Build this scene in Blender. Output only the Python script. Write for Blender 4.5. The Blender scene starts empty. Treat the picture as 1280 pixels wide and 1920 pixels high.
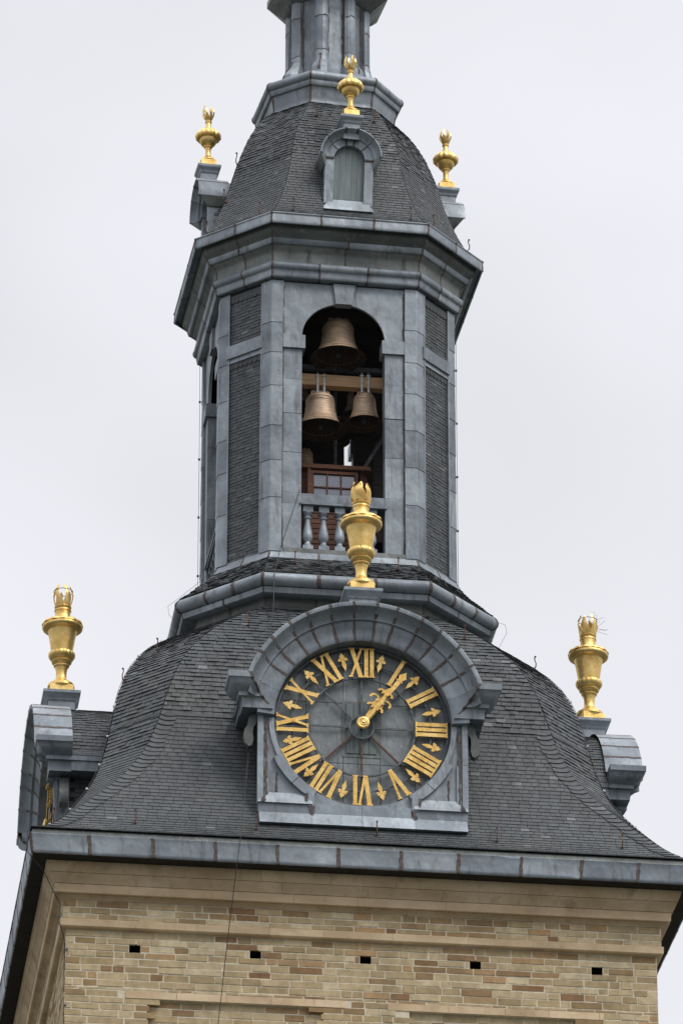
import bpy, bmesh, math, random
from mathutils import Vector, Matrix
random.seed(7)
PI = math.pi
SC = bpy.context.scene
COL = SC.collection

# ---------------------------------------------------------------- camera
AZ, PITCH, ROLL, FPX, DIST, CZ, YAW = 0.12362901, 0.46738350, -0.00016345, 10423.643, 82.6867, -33.50266, 0.00293146
cd = bpy.data.cameras.new('camera'); cam = bpy.data.objects.new('camera', cd); COL.objects.link(cam)
_y = AZ + YAW
F = Vector((math.sin(_y)*math.cos(PITCH), math.cos(_y)*math.cos(PITCH), math.sin(PITCH)))
R = Vector((math.cos(_y), -math.sin(_y), 0)); U = R.cross(F)
R2 = R*math.cos(ROLL) + U*math.sin(ROLL); U2 = -R*math.sin(ROLL) + U*math.cos(ROLL)
mw = Matrix((R2, U2, -F)).transposed().to_4x4()
mw.translation = Vector((-DIST*math.sin(AZ), -DIST*math.cos(AZ), CZ))
cam.matrix_world = mw
cd.sensor_fit = 'HORIZONTAL'; cd.sensor_width = 24; cd.lens = FPX/1280*24
cd.clip_start = 1; cd.clip_end = 3000
SC.camera = cam

# ---------------------------------------------------------------- world + sun
SUN_EL, SUN_AZ = math.radians(52), math.radians(50)      # SUN_AZ: to the right of the camera's back
w = bpy.data.worlds.new('World'); SC.world = w; w.use_nodes = True
nt = w.node_tree; nt.nodes.clear()
def N(t, typ, **kw):
    n = t.nodes.new(typ)
    for k, v in kw.items(): setattr(n, k, v)
    return n
out = N(nt, 'ShaderNodeOutputWorld'); bg = N(nt, 'ShaderNodeBackground'); bg2 = N(nt, 'ShaderNodeBackground')
sky = N(nt, 'ShaderNodeTexSky'); sky.sky_type = 'NISHITA'; sky.sun_disc = False
sky.sun_elevation = SUN_EL; sky.sun_rotation = PI - SUN_AZ
nt.links.new(sky.outputs[0], bg.inputs[0]); bg.inputs[1].default_value = 0.07
tc = N(nt, 'ShaderNodeTexCoord')
noi = N(nt, 'ShaderNodeTexNoise'); noi.inputs['Scale'].default_value = 6.5; noi.inputs['Detail'].default_value = 3; noi.inputs['Roughness'].default_value = .4
mp = N(nt, 'ShaderNodeMapping'); mp.inputs['Location'].default_value = (9.1, 3.2, 6.5); mp.inputs['Scale'].default_value = (1, 1, 1.5)
nt.links.new(tc.outputs['Generated'], mp.inputs[0]); nt.links.new(mp.outputs[0], noi.inputs[0])
cr = N(nt, 'ShaderNodeValToRGB')
cr.color_ramp.elements[0].position = .32; cr.color_ramp.elements[0].color = (.70, .71, .745, 1)
cr.color_ramp.elements[1].position = .66; cr.color_ramp.elements[1].color = (.89, .895, .945, 1)
nt.links.new(noi.outputs[0], cr.inputs[0]); nt.links.new(cr.outputs[0], bg2.inputs[0])
sx = N(nt, 'ShaderNodeSeparateXYZ'); nt.links.new(tc.outputs['Generated'], sx.inputs[0])
zr = N(nt, 'ShaderNodeValToRGB'); e = zr.color_ramp.elements      # brightness of the overcast from horizon to zenith
e[0].position = 0; e[0].color = (.24, .24, .24, 1); e[1].position = 1; e[1].color = (1, 1, 1, 1)
for p_, v_ in ((.25, .37), (.33, .41), (.55, .425), (.75, .62)): k_ = e.new(p_); k_.color = (v_, v_, v_, 1)
nt.links.new(sx.outputs[2], zr.inputs[0])
mu = N(nt, 'ShaderNodeMath', operation='MULTIPLY'); mu.inputs[1].default_value = 2.5
nt.links.new(zr.outputs[0], mu.inputs[0]); nt.links.new(mu.outputs[0], bg2.inputs[1])
mx = N(nt, 'ShaderNodeMixShader'); mx.inputs[0].default_value = .93
nt.links.new(bg.outputs[0], mx.inputs[1]); nt.links.new(bg2.outputs[0], mx.inputs[2]); nt.links.new(mx.outputs[0], out.inputs[0])
sd = bpy.data.lights.new('sun', 'SUN'); sun = bpy.data.objects.new('sun', sd); COL.objects.link(sun)
sd.energy = 1.8; sd.angle = math.radians(24); sd.color = (1, .96, .9)
sdir = Vector((math.sin(SUN_AZ-AZ)*math.cos(SUN_EL), -math.cos(SUN_AZ-AZ)*math.cos(SUN_EL), math.sin(SUN_EL)))
sun.rotation_euler = sdir.to_track_quat('Z', 'Y').to_euler()
SC.view_settings.view_transform = 'Standard'; SC.view_settings.look = 'None'
SC.view_settings.exposure = 0.0; SC.view_settings.gamma = 1; SC.view_settings.use_curve_mapping = False

# ---------------------------------------------------------------- materials
def srgb(r, g, b):
    f = lambda c: (c/255/12.92) if c/255 <= .04045 else ((c/255+.055)/1.055)**2.4
    return (f(r), f(g), f(b), 1)
class Mat:
    def __init__(s, name):
        s.m = bpy.data.materials.new(name); s.m.use_nodes = True; s.t = s.m.node_tree
        s.b = s.t.nodes['Principled BSDF']; s.tc = N(s.t, 'ShaderNodeTexCoord')
    def noise(s, scale, detail=4, rough=.55, stretch=(1, 1, 1), loc=(0, 0, 0), dist=0):
        m = N(s.t, 'ShaderNodeMapping'); m.inputs['Scale'].default_value = stretch; m.inputs['Location'].default_value = loc
        n = N(s.t, 'ShaderNodeTexNoise'); n.inputs['Scale'].default_value = scale; n.inputs['Detail'].default_value = detail
        n.inputs['Roughness'].default_value = rough; n.inputs['Distortion'].default_value = dist
        s.t.links.new(s.tc.outputs['Object'], m.inputs[0]); s.t.links.new(m.outputs[0], n.inputs[0]); return n.outputs[0]
    def ramp(s, src, stops, interp='LINEAR'):
        r = N(s.t, 'ShaderNodeValToRGB'); e = r.color_ramp.elements; r.color_ramp.interpolation = interp
        e[0].position, e[0].color = stops[0]; e[1].position, e[1].color = stops[-1]
        for p, c in stops[1:-1]:
            k = e.new(p); k.color = c
        s.t.links.new(src, r.inputs[0]); return r.outputs[0]
    def rnd(s):
        a = N(s.t, 'ShaderNodeAttribute'); a.attribute_name = 'rnd'; return a.outputs['Fac']
    def mix(s, a, b, f, mode='MIX'):
        m = N(s.t, 'ShaderNodeMix'); m.data_type = 'RGBA'; m.blend_type = mode
        for sock, v in ((m.inputs[0], f), (m.inputs[6], a), (m.inputs[7], b)):
            if hasattr(v, 'links') or hasattr(v, 'is_linked'): s.t.links.new(v, sock)
            else: sock.default_value = v
        return m.outputs[2]
    def gray(s, src, lo, hi, a=0., b=1.):
        m = N(s.t, 'ShaderNodeMapRange'); m.inputs[1].default_value = lo; m.inputs[2].default_value = hi
        m.inputs[3].default_value = a; m.inputs[4].default_value = b; s.t.links.new(src, m.inputs[0]); return m.outputs[0]
    def bump(s, src, strength, dist, prev=None):
        b = N(s.t, 'ShaderNodeBump'); b.inputs['Strength'].default_value = strength; b.inputs['Distance'].default_value = dist
        s.t.links.new(src, b.inputs['Height'])
        if prev is not None: s.t.links.new(prev, b.inputs['Normal'])
        return b.outputs[0]
    def done(s, col, rough, metal=0., normal=None, spec=.5):
        for k, v in (('Base Color', col), ('Roughness', rough), ('Metallic', metal), ('Specular IOR Level', spec)):
            if hasattr(v, 'is_linked'): s.t.links.new(v, s.b.inputs[k])
            else: s.b.inputs[k].default_value = v
        if normal is not None: s.t.links.new(normal, s.b.inputs['Normal'])
        return s.m
g4 = lambda a, b, c: (a, b, c, 1)
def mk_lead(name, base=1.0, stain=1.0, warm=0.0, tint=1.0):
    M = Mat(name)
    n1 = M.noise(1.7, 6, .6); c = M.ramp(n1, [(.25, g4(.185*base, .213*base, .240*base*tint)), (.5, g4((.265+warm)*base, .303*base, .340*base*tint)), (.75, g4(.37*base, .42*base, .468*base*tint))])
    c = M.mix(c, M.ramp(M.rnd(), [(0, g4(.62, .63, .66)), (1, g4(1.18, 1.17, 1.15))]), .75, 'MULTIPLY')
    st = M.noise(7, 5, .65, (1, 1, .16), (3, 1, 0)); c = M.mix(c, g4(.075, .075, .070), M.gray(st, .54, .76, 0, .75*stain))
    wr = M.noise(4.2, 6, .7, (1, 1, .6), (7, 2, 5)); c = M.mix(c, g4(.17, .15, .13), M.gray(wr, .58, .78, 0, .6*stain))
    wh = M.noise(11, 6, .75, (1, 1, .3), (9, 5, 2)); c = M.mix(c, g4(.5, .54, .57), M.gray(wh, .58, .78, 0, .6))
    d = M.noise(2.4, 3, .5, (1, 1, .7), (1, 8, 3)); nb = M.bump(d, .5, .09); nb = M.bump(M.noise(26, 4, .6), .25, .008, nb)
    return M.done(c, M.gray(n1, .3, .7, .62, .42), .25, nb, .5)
LEAD = mk_lead('weathered_lead', .95, 1.1); LEAD_DK = mk_lead('shaded_stained_lead', .66, 1.5, .02, .86); LEAD_LT = mk_lead('bright_lead', 1.12, .8); LEAD_MD = mk_lead('dial_backing_lead', .8, 1.2, .01, .93); LEAD_BK = mk_lead('deep_shade_lead', .45, 1.2, .01, .84)  # LEAD_DK, LEAD_BK: shade of undersides and recesses painted in, plus heavier stains
M = Mat('rusty_solder_joint')
SEAM = M.done(M.ramp(M.noise(30, 4, .7), [(.3, g4(.045, .038, .036)), (.5, g4(.105, .082, .076)), (.75, g4(.20, .17, .16))]), .8, 0, M.bump(M.noise(60, 3), .4, .01))
M = Mat('roof_slate')
c = M.ramp(M.rnd(), [(0, g4(.015, .017, .018)), (.25, g4(.046, .051, .056)), (.5, g4(.063, .070, .076)), (.9, g4(.092, .101, .108)), (1, g4(.15, .16, .168))])
c = M.mix(c, g4(.105, .108, .098), M.gray(M.noise(1.3, 6, .65, (1, 1, .6)), .52, .75, 0, .6))
c = M.mix(c, g4(.16, .165, .155), M.gray(M.noise(5.5, 6, .7, (1, 1, .14), (8, 1, 2)), .58, .80, 0, .6)); c = M.mix(c, g4(.085, .088, .045), M.gray(M.noise(1.9, 6, .7, (1, 1, .3), (2, 7, 1)), .63, .8, 0, .7))
c = M.mix(c, g4(.03, .034, .036), M.gray(M.noise(2.6, 5, .6, (1, 1, .22), (4, 4, 4)), .52, .72, 0, .65))
SLATE = M.done(c, M.gray(M.noise(14, 4), .3, .7, .48, .7), 0, M.bump(M.noise(30, 4, .7), .4, .006), .45)
M = Mat('slate_underlay'); UNDER = M.done(g4(.022, .023, .024), .9)
def mk_gold(name, joints=False, dirt=.5):
    M = Mat(name)
    n = M.noise(5, 6, .65); c = M.ramp(n, [(.28, g4(.60, .385, .115)), (.5, g4(.87, .60, .21)), (.72, g4(.98, .76, .35))])
    sp = M.noise(24, 6, .75, (1, 1, .5), (2, 5, 1)); c = M.mix(c, g4(.22, .10, .03), M.gray(sp, .57, .72, 0, dirt))
    if joints:
        b = N(M.t, 'ShaderNodeTexBrick'); b.inputs['Scale'].default_value = 14; b.inputs['Mortar Size'].default_value = .02
        b.inputs['Color1'].default_value = g4(1, 1, 1); b.inputs['Color2'].default_value = g4(.8, .75, .66); b.inputs['Mortar'].default_value = g4(.62, .5, .33)
        mm = N(M.t, 'ShaderNodeMapping'); mm.inputs['Rotation'].default_value = (PI/2, 0, .3); M.t.links.new(M.tc.outputs['Object'], mm.inputs[0]); M.t.links.new(mm.outputs[0], b.inputs[0])
        c = M.mix(c, b.outputs[0], .9, 'MULTIPLY')
    nb = M.bump(M.noise(18, 5, .6), .5, .008)
    return M.done(c, M.gray(M.noise(9, 4), .3, .7, .30, .52), .88, nb)
GOLD = mk_gold('gilded_metal', False, .7); GOLD_L = mk_gold('gold_leaf', True, .75)
def mk_stone(name, k, soot):
    M = Mat(name)
    c = M.ramp(M.noise(1.1, 6, .6, (1, 1, 2.2)), [(.3, g4(.38*k, .28*k, .175*k)), (.5, g4(.50*k, .385*k, .25*k)), (.7, g4(.61*k, .49*k, .34*k))])
    c = M.mix(c, M.ramp(M.rnd(), [(0, g4(.90, .88, .86)), (1, g4(1.07, 1.06, 1.04))]), .8, 'MULTIPLY')
    c = M.mix(c, g4(.20, .135, .08), M.gray(M.noise(2.2, 6, .65, (1, 1, .45), (3, 3, 3)), .52, .76, 0, soot))
    c = M.mix(c, g4(.16, .12, .08), M.gray(M.noise(14, 6, .7, (1, 1, .25), (1, 3, 9)), .58, .78, 0, soot*.7))
    return M.done(c, .88, 0, M.bump(M.noise(40, 5, .7), .5, .008), .25)
STONE = mk_stone('sandstone_ashlar', 1.12, .75); STONE_LT = mk_stone('pale_sandstone', 1.32, .45)
M = Mat('mixed_brick')
c = M.ramp(M.rnd(), [(0, g4(.27, .155, .08)), (.07, g4(.32, .21, .115)), (.16, g4(.35, .245, .13)), (.28, g4(.50, .33, .18)), (.32, g4(.39, .295, .17)), (.5, g4(.46, .36, .21)), (.68, g4(.53, .425, .26)), (.85, g4(.58, .475, .30)), (1, g4(.67, .57, .39))])
c = M.mix(c, M.ramp(M.noise(6, 6, .7), [(.3, g4(.68, .66, .62)), (.7, g4(1.2, 1.18, 1.14))]), .8, 'MULTIPLY')
c = M.mix(c, g4(.13, .10, .07), M.gray(M.noise(26, 5, .75), .60, .76, 0, .75)); c = M.mix(c, g4(.17, .14, .10), M.gray(M.noise(.9, 7, .7, (1, 1, .5), (5, 2, 1)), .50, .74, 0, .55))
BRICK = M.done(c, .9, 0, M.bump(M.noise(55, 5, .7), .6, .008), .2)
M = Mat('lime_mortar'); MORTAR = M.done(M.ramp(M.noise(12, 5), [(.3, g4(.58, .50, .37)), (.7, g4(.78, .70, .54))]), .95, 0, M.bump(M.noise(80, 3), .4, .005))
M = Mat('bell_bronze'); c = M.ramp(M.noise(5, 6, .65, (1, 1, 5)), [(.3, g4(.38, .25, .16)), (.5, g4(.57, .42, .29)), (.72, g4(.78, .61, .44))]); c = M.mix(c, g4(.16, .15, .10), M.gray(M.noise(9, 6, .7, (1, 1, .3), (1, 2, 3)), .54, .74, 0, .5))
BRONZE = M.done(c, .55, .35, M.bump(M.noise(60, 4), .25, .004))
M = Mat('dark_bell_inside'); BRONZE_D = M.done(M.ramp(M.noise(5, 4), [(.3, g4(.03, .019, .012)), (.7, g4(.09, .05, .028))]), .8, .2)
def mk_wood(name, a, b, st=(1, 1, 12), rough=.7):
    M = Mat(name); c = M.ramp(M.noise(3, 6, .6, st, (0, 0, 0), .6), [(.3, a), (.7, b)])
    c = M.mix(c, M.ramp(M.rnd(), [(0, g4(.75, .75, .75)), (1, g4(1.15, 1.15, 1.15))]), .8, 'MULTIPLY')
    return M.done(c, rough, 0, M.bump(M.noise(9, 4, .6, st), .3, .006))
BEAM = mk_wood('oak_beam', g4(.40, .24, .12), g4(.62, .41, .23), (1, 6, 12))
CABIN = mk_wood('stained_red_wood', g4(.11, .042, .024), g4(.24, .10, .055), (1, 1, 9))
DARKW = mk_wood('dark_wood_and_shade', g4(.012, .010, .009), g4(.03, .025, .022), (1, 1, 7), .9)
SHUT = mk_wood('grey_green_paint', g4(.11, .14, .145), g4(.19, .235, .235), (12, 12, .6), .6)
M = Mat('window_glass'); GLASS = M.done(g4(.30, .31, .35), .08, .55)
M = Mat('wrought_iron'); IRON = M.done(M.ramp(M.noise(10, 4), [(.3, g4(.07, .08, .09)), (.7, g4(.16, .175, .19))]), .6, .4)
M = Mat('rusted_iron'); RUST = M.done(M.ramp(M.noise(14, 5, .7), [(.3, g4(.06, .035, .03)), (.55, g4(.15, .075, .055)), (.75, g4(.24, .16, .13))]), .85, .1)
M = Mat('galvanised_steel'); STEEL = M.done(M.ramp(M.noise(20, 4), [(.3, g4(.35, .35, .34)), (.7, g4(.65, .65, .63))]), .5, .4)
M = Mat('black_cable'); CABLE = M.done(g4(.03, .03, .032), .6)
M = Mat('dry_twig'); TWIG = M.done(g4(.09, .07, .05), .9)
M = Mat('town_ground'); GROUND = M.done(M.ramp(M.noise(.06, 6), [(.3, g4(.035, .05, .025)), (.55, g4(.075, .078, .07)), (.75, g4(.14, .13, .12))]), .95)

# ---------------------------------------------------------------- mesh building
TWZ = [(5.9, 0), (6.4, .75), (11.3, .95), (11.6, 1.6), (12.5, 1.9), (14.6, 3.7), (15.5, 5.3), (16.0, 6.35), (19, 6.6)]
def interp(tab, z):
    if z <= tab[0][0]: return tab[0][1]
    for (a, va), (b, vb) in zip(tab[:-1], tab[1:]):
        if z <= b: return va + (vb-va)*(z-a)/(b-a)
    return tab[-1][1]
def tw(v):                         # the timber spire is slightly twisted about its axis
    a = math.radians(interp(TWZ, v[2])); c, s = math.cos(a), math.sin(a)
    return Vector((c*v[0]-s*v[1], s*v[0]+c*v[1], v[2]))
IDM = Matrix.Identity(4)
class MB:
    def __init__(s, M=IDM): s.v = []; s.f = []; s.r = []; s.M = M; s.cur = None
    def add(s, vs, fs, r=None):
        o = len(s.v); s.v += [s.M @ Vector(p) for p in vs]
        r = s.cur if r is None else r
        r = random.random() if r is None else r
        for f in fs: s.f.append([i+o for i in f]); s.r.append(r)
    def hexa(s, p, r=None, faces=None):       # p: 4 bottom ccw, 4 top
        s.add(p, faces or [(0, 3, 2, 1), (4, 5, 6, 7), (0, 1, 5, 4), (1, 2, 6, 5), (2, 3, 7, 6), (3, 0, 4, 7)], r)
    def box(s, x0, x1, y0, y1, z0, z1, r=None):
        x0, x1 = min(x0, x1), max(x0, x1); y0, y1 = min(y0, y1), max(y0, y1)
        s.hexa([(x0, y0, z0), (x1, y0, z0), (x1, y1, z0), (x0, y1, z0), (x0, y0, z1), (x1, y0, z1), (x1, y1, z1), (x0, y1, z1)], r)
    def poly(s, pts, y0, y1, r=None):         # pts (x,z) ccw as seen from -y ; extruded y0 (front) to y1
        n = len(pts); s.add([(a, y0, b) for a, b in pts]+[(a, y1, b) for a, b in pts],
            [tuple(range(n)), tuple(range(2*n-1, n-1, -1))]+[(i, i+n, (i+1) % n+n, (i+1) % n) for i in range(n)], r)
    def lathe(s, prof, n=24, c=(0, 0, 0), lob=None, r=None, cap=True):
        vs = []; fs = []
        for j, (rr, z) in enumerate(prof):
            for i in range(n):
                a = 2*PI*i/n; q = rr*(lob(a, z) if lob else 1); vs.append((c[0]+q*math.cos(a), c[1]+q*math.sin(a), c[2]+z))
        for j in range(len(prof)-1):
            for i in range(n):
                k = (i+1) % n; fs.append((j*n+i, j*n+k, (j+1)*n+k, (j+1)*n+i))
        if cap:
            if prof[0][0] > 1e-5: fs.append(tuple(range(n-1, -1, -1)))
            if prof[-1][0] > 1e-5: fs.append(tuple((len(prof)-1)*n+i for i in range(n)))
        s.add(vs, fs, r)
    def tube(s, pts, rad, n=6, r=None):
        pts = [Vector(p) for p in pts]; vs = []; fs = []; rad = rad if isinstance(rad, (list, tuple)) else [rad]*len(pts)
        for j, p in enumerate(pts):
            t = (pts[min(j+1, len(pts)-1)]-pts[max(j-1, 0)]).normalized()
            a = t.orthogonal().normalized() if j == 0 else (a - t*a.dot(t)).normalized()
            b = t.cross(a)
            for i in range(n): vs.append(p+(a*math.cos(2*PI*i/n)+b*math.sin(2*PI*i/n))*rad[j])
        for j in range(len(pts)-1):
            for i in range(n): k = (i+1) % n; fs.append((j*n+i, j*n+k, (j+1)*n+k, (j+1)*n+i))
        fs += [tuple(range(n-1, -1, -1)), tuple((len(pts)-1)*n+i for i in range(n))]
        s.add(vs, fs, r)
    def bar(s, a, b, w, h, r=None, up=(0, 0, 1)):
        a, b = Vector(a), Vector(b); t = (b-a).normalized(); x = t.cross(Vector(up)).normalized()*w/2; y = x.cross(t).normalized()*h/2
        s.hexa([a-x-y, a+x-y, b+x-y, b-x-y, a-x+y, a+x+y, b+x+y, b-x+y], r)
    def build(s, name, mat, parent=None, smooth=None, twist=True, kind=None, local=None):
        me = bpy.data.meshes.new(name)
        vs = [tw(p) for p in s.v] if twist else s.v
        me.from_pydata([tuple(p) for p in vs], [], s.f)
        at = me.attributes.new('rnd', 'FLOAT', 'FACE'); at.data.foreach_set('value', s.r)
        me.materials.append(mat)
        if smooth:
            me.polygons.foreach_set('use_smooth', [True]*len(me.polygons)); me.set_sharp_from_angle(angle=math.radians(smooth))
        o = bpy.data.objects.new(name, me); COL.objects.link(o)
        if parent is not None: o.parent = parent
        if kind: o['kind'] = kind
        return o
def sidemat(k): return Matrix.Rotation(k*PI/2, 4, 'Z')      # local (a, -d, z) of the front -> side k (0 front, 1 right, 2 back, 3 left)
def thing(name, label, cat, loc=(0, 0, 0), rotz=0, group=None):
    o = bpy.data.objects.new(name, None); COL.objects.link(o); o.location = loc; o.rotation_euler = (0, 0, rotz)
    o.empty_display_size = .3; o['label'] = label; o['category'] = cat
    if group: o['group'] = group
    return o
def part(name, parent, label=None):
    o = bpy.data.objects.new(name, None); COL.objects.link(o); o.parent = parent
    if label: o['label'] = label
    return o
def copy_tree(o, parent=None):
    c = o.copy(); COL.objects.link(c)
    if parent is not None: c.parent = parent
    for ch in [x for x in bpy.data.objects if x.parent == o]: copy_tree(ch, c)
    return c

# ---------------------------------------------------------------- polygons of the tower plan
def oct_pts(w_, H): return [(-w_, -H), (w_, -H), (H, -w_), (H, w_), (w_, H), (-w_, H), (-H, w_), (-H, -w_)]
def sq_pts(H): return [(-H, -H), (H, -H), (H, H), (-H, H)]
def wb(H): return 1.215+.23*(H-1.98)            # belfry octagon
def wl(H): return .575+.3*(H-1.187)             # ring under the lantern
def corners(kind, H):
    if kind == 'sq': return sq_pts(H)
    if kind == 'belfry': return oct_pts(wb(H), H)
    if kind == 'ring': return oct_pts(wl(H), H)
    if kind == 'lantern': return oct_pts(H*.414, H)
def densify(prof, step=.03):
    o = [prof[0]]
    for a, b in zip(prof[:-1], prof[1:]):
        n = max(1, int(math.hypot(a[0]-b[0], a[1]-b[1])/step))
        for i in range(1, n+1): o.append((a[0]+(b[0]-a[0])*i/n, a[1]+(b[1]-a[1])*i/n))
    return o
def seam_strip(mb, pts, t, outw, w0=.022, off=.004, jag=.38):
    """ragged soldered strip that follows pts; t = sideways direction, outw = rough outward direction"""
    n = len(pts); vs = []; fs = []; wl_, wr_ = w0, w0
    for j in range(n):
        p = pts[j]; d = (pts[min(j+1, n-1)]-pts[max(j-1, 0)])
        if d.length < 1e-9: d = Vector((0, 0, -1))
        nn = t.cross(d.normalized()); nn = nn if nn.dot(outw) > 0 else -nn
        if j % 2 == 0 or n < 8:
            wl_ = w0*(1+random.uniform(-jag, jag)); wr_ = w0*(1+random.uniform(-jag, jag))
        vs += [p-t*(wl_+.004)-nn*.004, p-t*wl_+nn*off, p+t*wr_+nn*off, p+t*(wr_+.004)-nn*.004]
    for j in range(n-1):
        for i in range(3): fs.append((j*4+i, j*4+i+1, (j+1)*4+i+1, (j+1)*4+i))
    mb.add(vs, fs)
def moulding(parent, sheet, kind, prof, mat, nsheets, sides=None, seams=True, plain=None, smooth=40, sw=.024, jit=.06, corner_seams=True, dent=.0, seam_mat=None):
    """prof [(H,z)] swept round the plan; each straight side is cut into sheets, each its own object"""
    nc = len(corners(kind, 1)); sides = sides if sides is not None else range(nc); sm = MB()
    fine = densify(prof, .035)
    cs = [corners(kind, H) for H, z in fine]
    def P(i, j, f):
        a, b = cs[j][i], cs[j][(i+1) % nc]; return Vector((a[0]+(b[0]-a[0])*f, a[1]+(b[1]-a[1])*f, fine[j][1]))
    pl = MB()
    for i in range(nc):
        n = nsheets[i] if isinstance(nsheets, (list, tuple)) else nsheets
        if i not in sides: n = 1
        cuts = [0]+[(k+random.uniform(-jit, jit))/n for k in range(1, n)]+[1]
        for k in range(n):
            mb = MB() if i in sides else pl
            m = 5 if dent else 1; ph = random.uniform(0, 6)
            vs = []; fs = []
            mid = Vector(((cs[0][i][0]+cs[0][(i+1) % nc][0])/2, (cs[0][i][1]+cs[0][(i+1) % nc][1])/2, 0)).normalized()
            for q in range(m+1):
                f = cuts[k]+(cuts[k+1]-cuts[k])*q/m
                for j in range(len(fine)):
                    p = P(i, j, f)
                    if dent and 0 < q < m and 0 < j < len(fine)-1: p = p+mid*dent*math.sin(ph+q*2.1+j*.7)*random.uniform(.3, 1)
                    vs.append(p)
            L = len(fine)
            for q in range(m):
                for j in range(L-1): fs.append((q*L+j, q*L+j+1, (q+1)*L+j+1, (q+1)*L+j))
            mb.add(vs, fs, random.random())
            if i in sides: mb.build(sheet, mat, parent, smooth)
            t = (P(i, 0, 1)-P(i, 0, 0)).normalized()
            if i in sides and seams and (k > 0 or corner_seams):
                f = cuts[k]; tt = t
                if k == 0:
                    pv = (Vector(cs[0][i]).to_3d()-Vector(cs[0][i-1]).to_3d()).normalized(); tt = (t+pv).normalized()
                seam_strip(sm, [P(i, j, f) for j in range(L)], tt, mid, sw*(1 if k else .8))
    if pl.f: pl.build(plain or 'rear_cladding', mat, parent, smooth)
    if sm.f: sm.build('solder_joint', seam_mat or SEAM, parent, None, kind='stuff')

# ---------------------------------------------------------------- slates
def slates(faceA, faceB, s_tot, expo, wid, t=.013, jag=.004, lap=1.25, keep=None, ranges=None, ridge=None):
    """faceA(s), faceB(s): the two edges of a roof face at slope length s (0 = eave). Yields (8 pts, s, x) per slate."""
    rows = int(s_tot/expo)
    for j in range(rows):
        s0 = j*expo; s1 = min(s0+expo*lap, s_tot)
        A0, B0, A1, B1 = faceA(s0), faceB(s0), faceA(s1), faceB(s1)
        t0 = B0-A0
        if t0.length < .02: continue
        tv = t0.normalized(); c0 = (A0+B0)/2; c1 = (A1+B1)/2
        h0 = t0.length/2; h1 = (B1-A1).length/2
        up = (c1-c0).normalized(); n = tv.cross(up).normalized()
        off = (.5*wid if j % 2 else 0)+random.uniform(-.03, .03)*wid
        x = -h0-off
        while x < h0:
            ww = wid*random.uniform(.9, 1.1) if random.random() > .08 else wid*random.uniform(.6, .8)
            a, b = max(x, -h0), min(x+ww, h0); x += ww
            if b-a < .015: continue
            if ranges and ranges(s0, (a+b)/2): continue
            jg = jag(s0) if callable(jag) else jag
            g = .0032; l = (t(s0) if callable(t) else t)+random.uniform(-jg, jg)*1.2; dl = random.uniform(-jg, jg)*.8
            a1, b1 = max(min(a, h1), -h1), max(min(b, h1), -h1)
            pb = [c0+tv*(a+g)+n*(l+dl), c0+tv*(b-g)+n*(l-dl)]
            dz = up*random.uniform(-jg, jg)
            pt = [c1+tv*(a1+g)+n*.002, c1+tv*(b1-g)+n*.002]
            th = .014
            yield [pb[0]+dz, pb[1]+dz, pt[1], pt[0], pb[0]+dz-n*th, pb[1]+dz-n*th], s0, (a+b)/2
SL_F = [(0, 1, 2, 3), (4, 5, 1, 0), (4, 0, 3), (5, 2, 1)]
def slate_rnd():
    q = random.gauss(.52, .10); return min(max(q if random.random() > .015 else 1.0, 0), 1)
def arc_table(tab, diag):
    """tab rows (z, w, H) eave->top; returns total length and sampler s -> (z, w, H)"""
    L = [0]
    for a, b in zip(tab[:-1], tab[1:]):
        if diag: d = (b[1]+b[2]-a[1]-a[2])/math.sqrt(2)
        else: d = b[2]-a[2]
        L.append(L[-1]+math.hypot(b[0]-a[0], d))
    def f(s):
        for i in range(len(L)-1):
            if s <= L[i+1] or i == len(L)-2:
                k = (s-L[i])/(L[i+1]-L[i]); return [tab[i][q]+(tab[i+1][q]-tab[i][q])*k for q in range(3)]
    return L[-1], f
def smooth_tab(tab, n=40):
    """Catmull-Rom resampling over z"""
    o = []
    for i in range(len(tab)-1):
        p0, p1, p2, p3 = tab[max(i-1, 0)], tab[i], tab[i+1], tab[min(i+2, len(tab)-1)]
        for k in range(4):
            t = k/4; o.append(tuple(.5*((2*p1[q])+(-p0[q]+p2[q])*t+(2*p0[q]-5*p1[q]+4*p2[q]-p3[q])*t*t+(-p0[q]+3*p1[q]-3*p2[q]+p3[q])*t**3) for q in range(3)))
    o.append(tab[-1]); return o
def slate_roof(parent, tab, expo, wid, visible, name, singles=None, rng=None, t=.013, jag=.004):
    """octagonal roof from (z, w, H) rows: an underlay shell + slates on the visible faces"""
    tab = smooth_tab(tab)
    sh = MB(); rings = [oct_pts(w_, H) for z, w_, H in tab]
    vs = [Vector((x, y, tab[j][0])) for j, r in enumerate(rings) for x, y in r]
    sh.add(vs, [(j*8+i, j*8+(i+1) % 8, (j+1)*8+(i+1) % 8, (j+1)*8+i) for j in range(len(tab)-1) for i in range(8)])
    root = sh.build(name, UNDER, parent, 30)
    rest = MB(); cnt = 0
    for i in range(8):
        diag = i % 2 == 1
        L, f = arc_table(tab, diag)
        def edge(k):
            def g(s):
                z, w_, H = f(s); p = oct_pts(w_, H)[k % 8]; return Vector((p[0], p[1], z))
            return g
        if i not in visible: continue
        for pts, s, x in slates(edge(i), edge(i+1), L, expo, wid, t, jag, ranges=(lambda s, x, i=i: rng(i, s, x)) if rng else None):
            r = slate_rnd()
            if singles and cnt < 298 and singles(i, s, x):
                m = MB(); m.add(pts, SL_F, r); m.r[-3:] = [r*.3, r*.5, r*.5]; m.build('slate', SLATE, root); cnt += 1
            else:
                rest.add(pts, SL_F, r); rest.r[-3:] = [r*.3, r*.5, r*.5]
    rest.build('slate_courses', SLATE, root, kind='stuff')
    return root, tab

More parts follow.
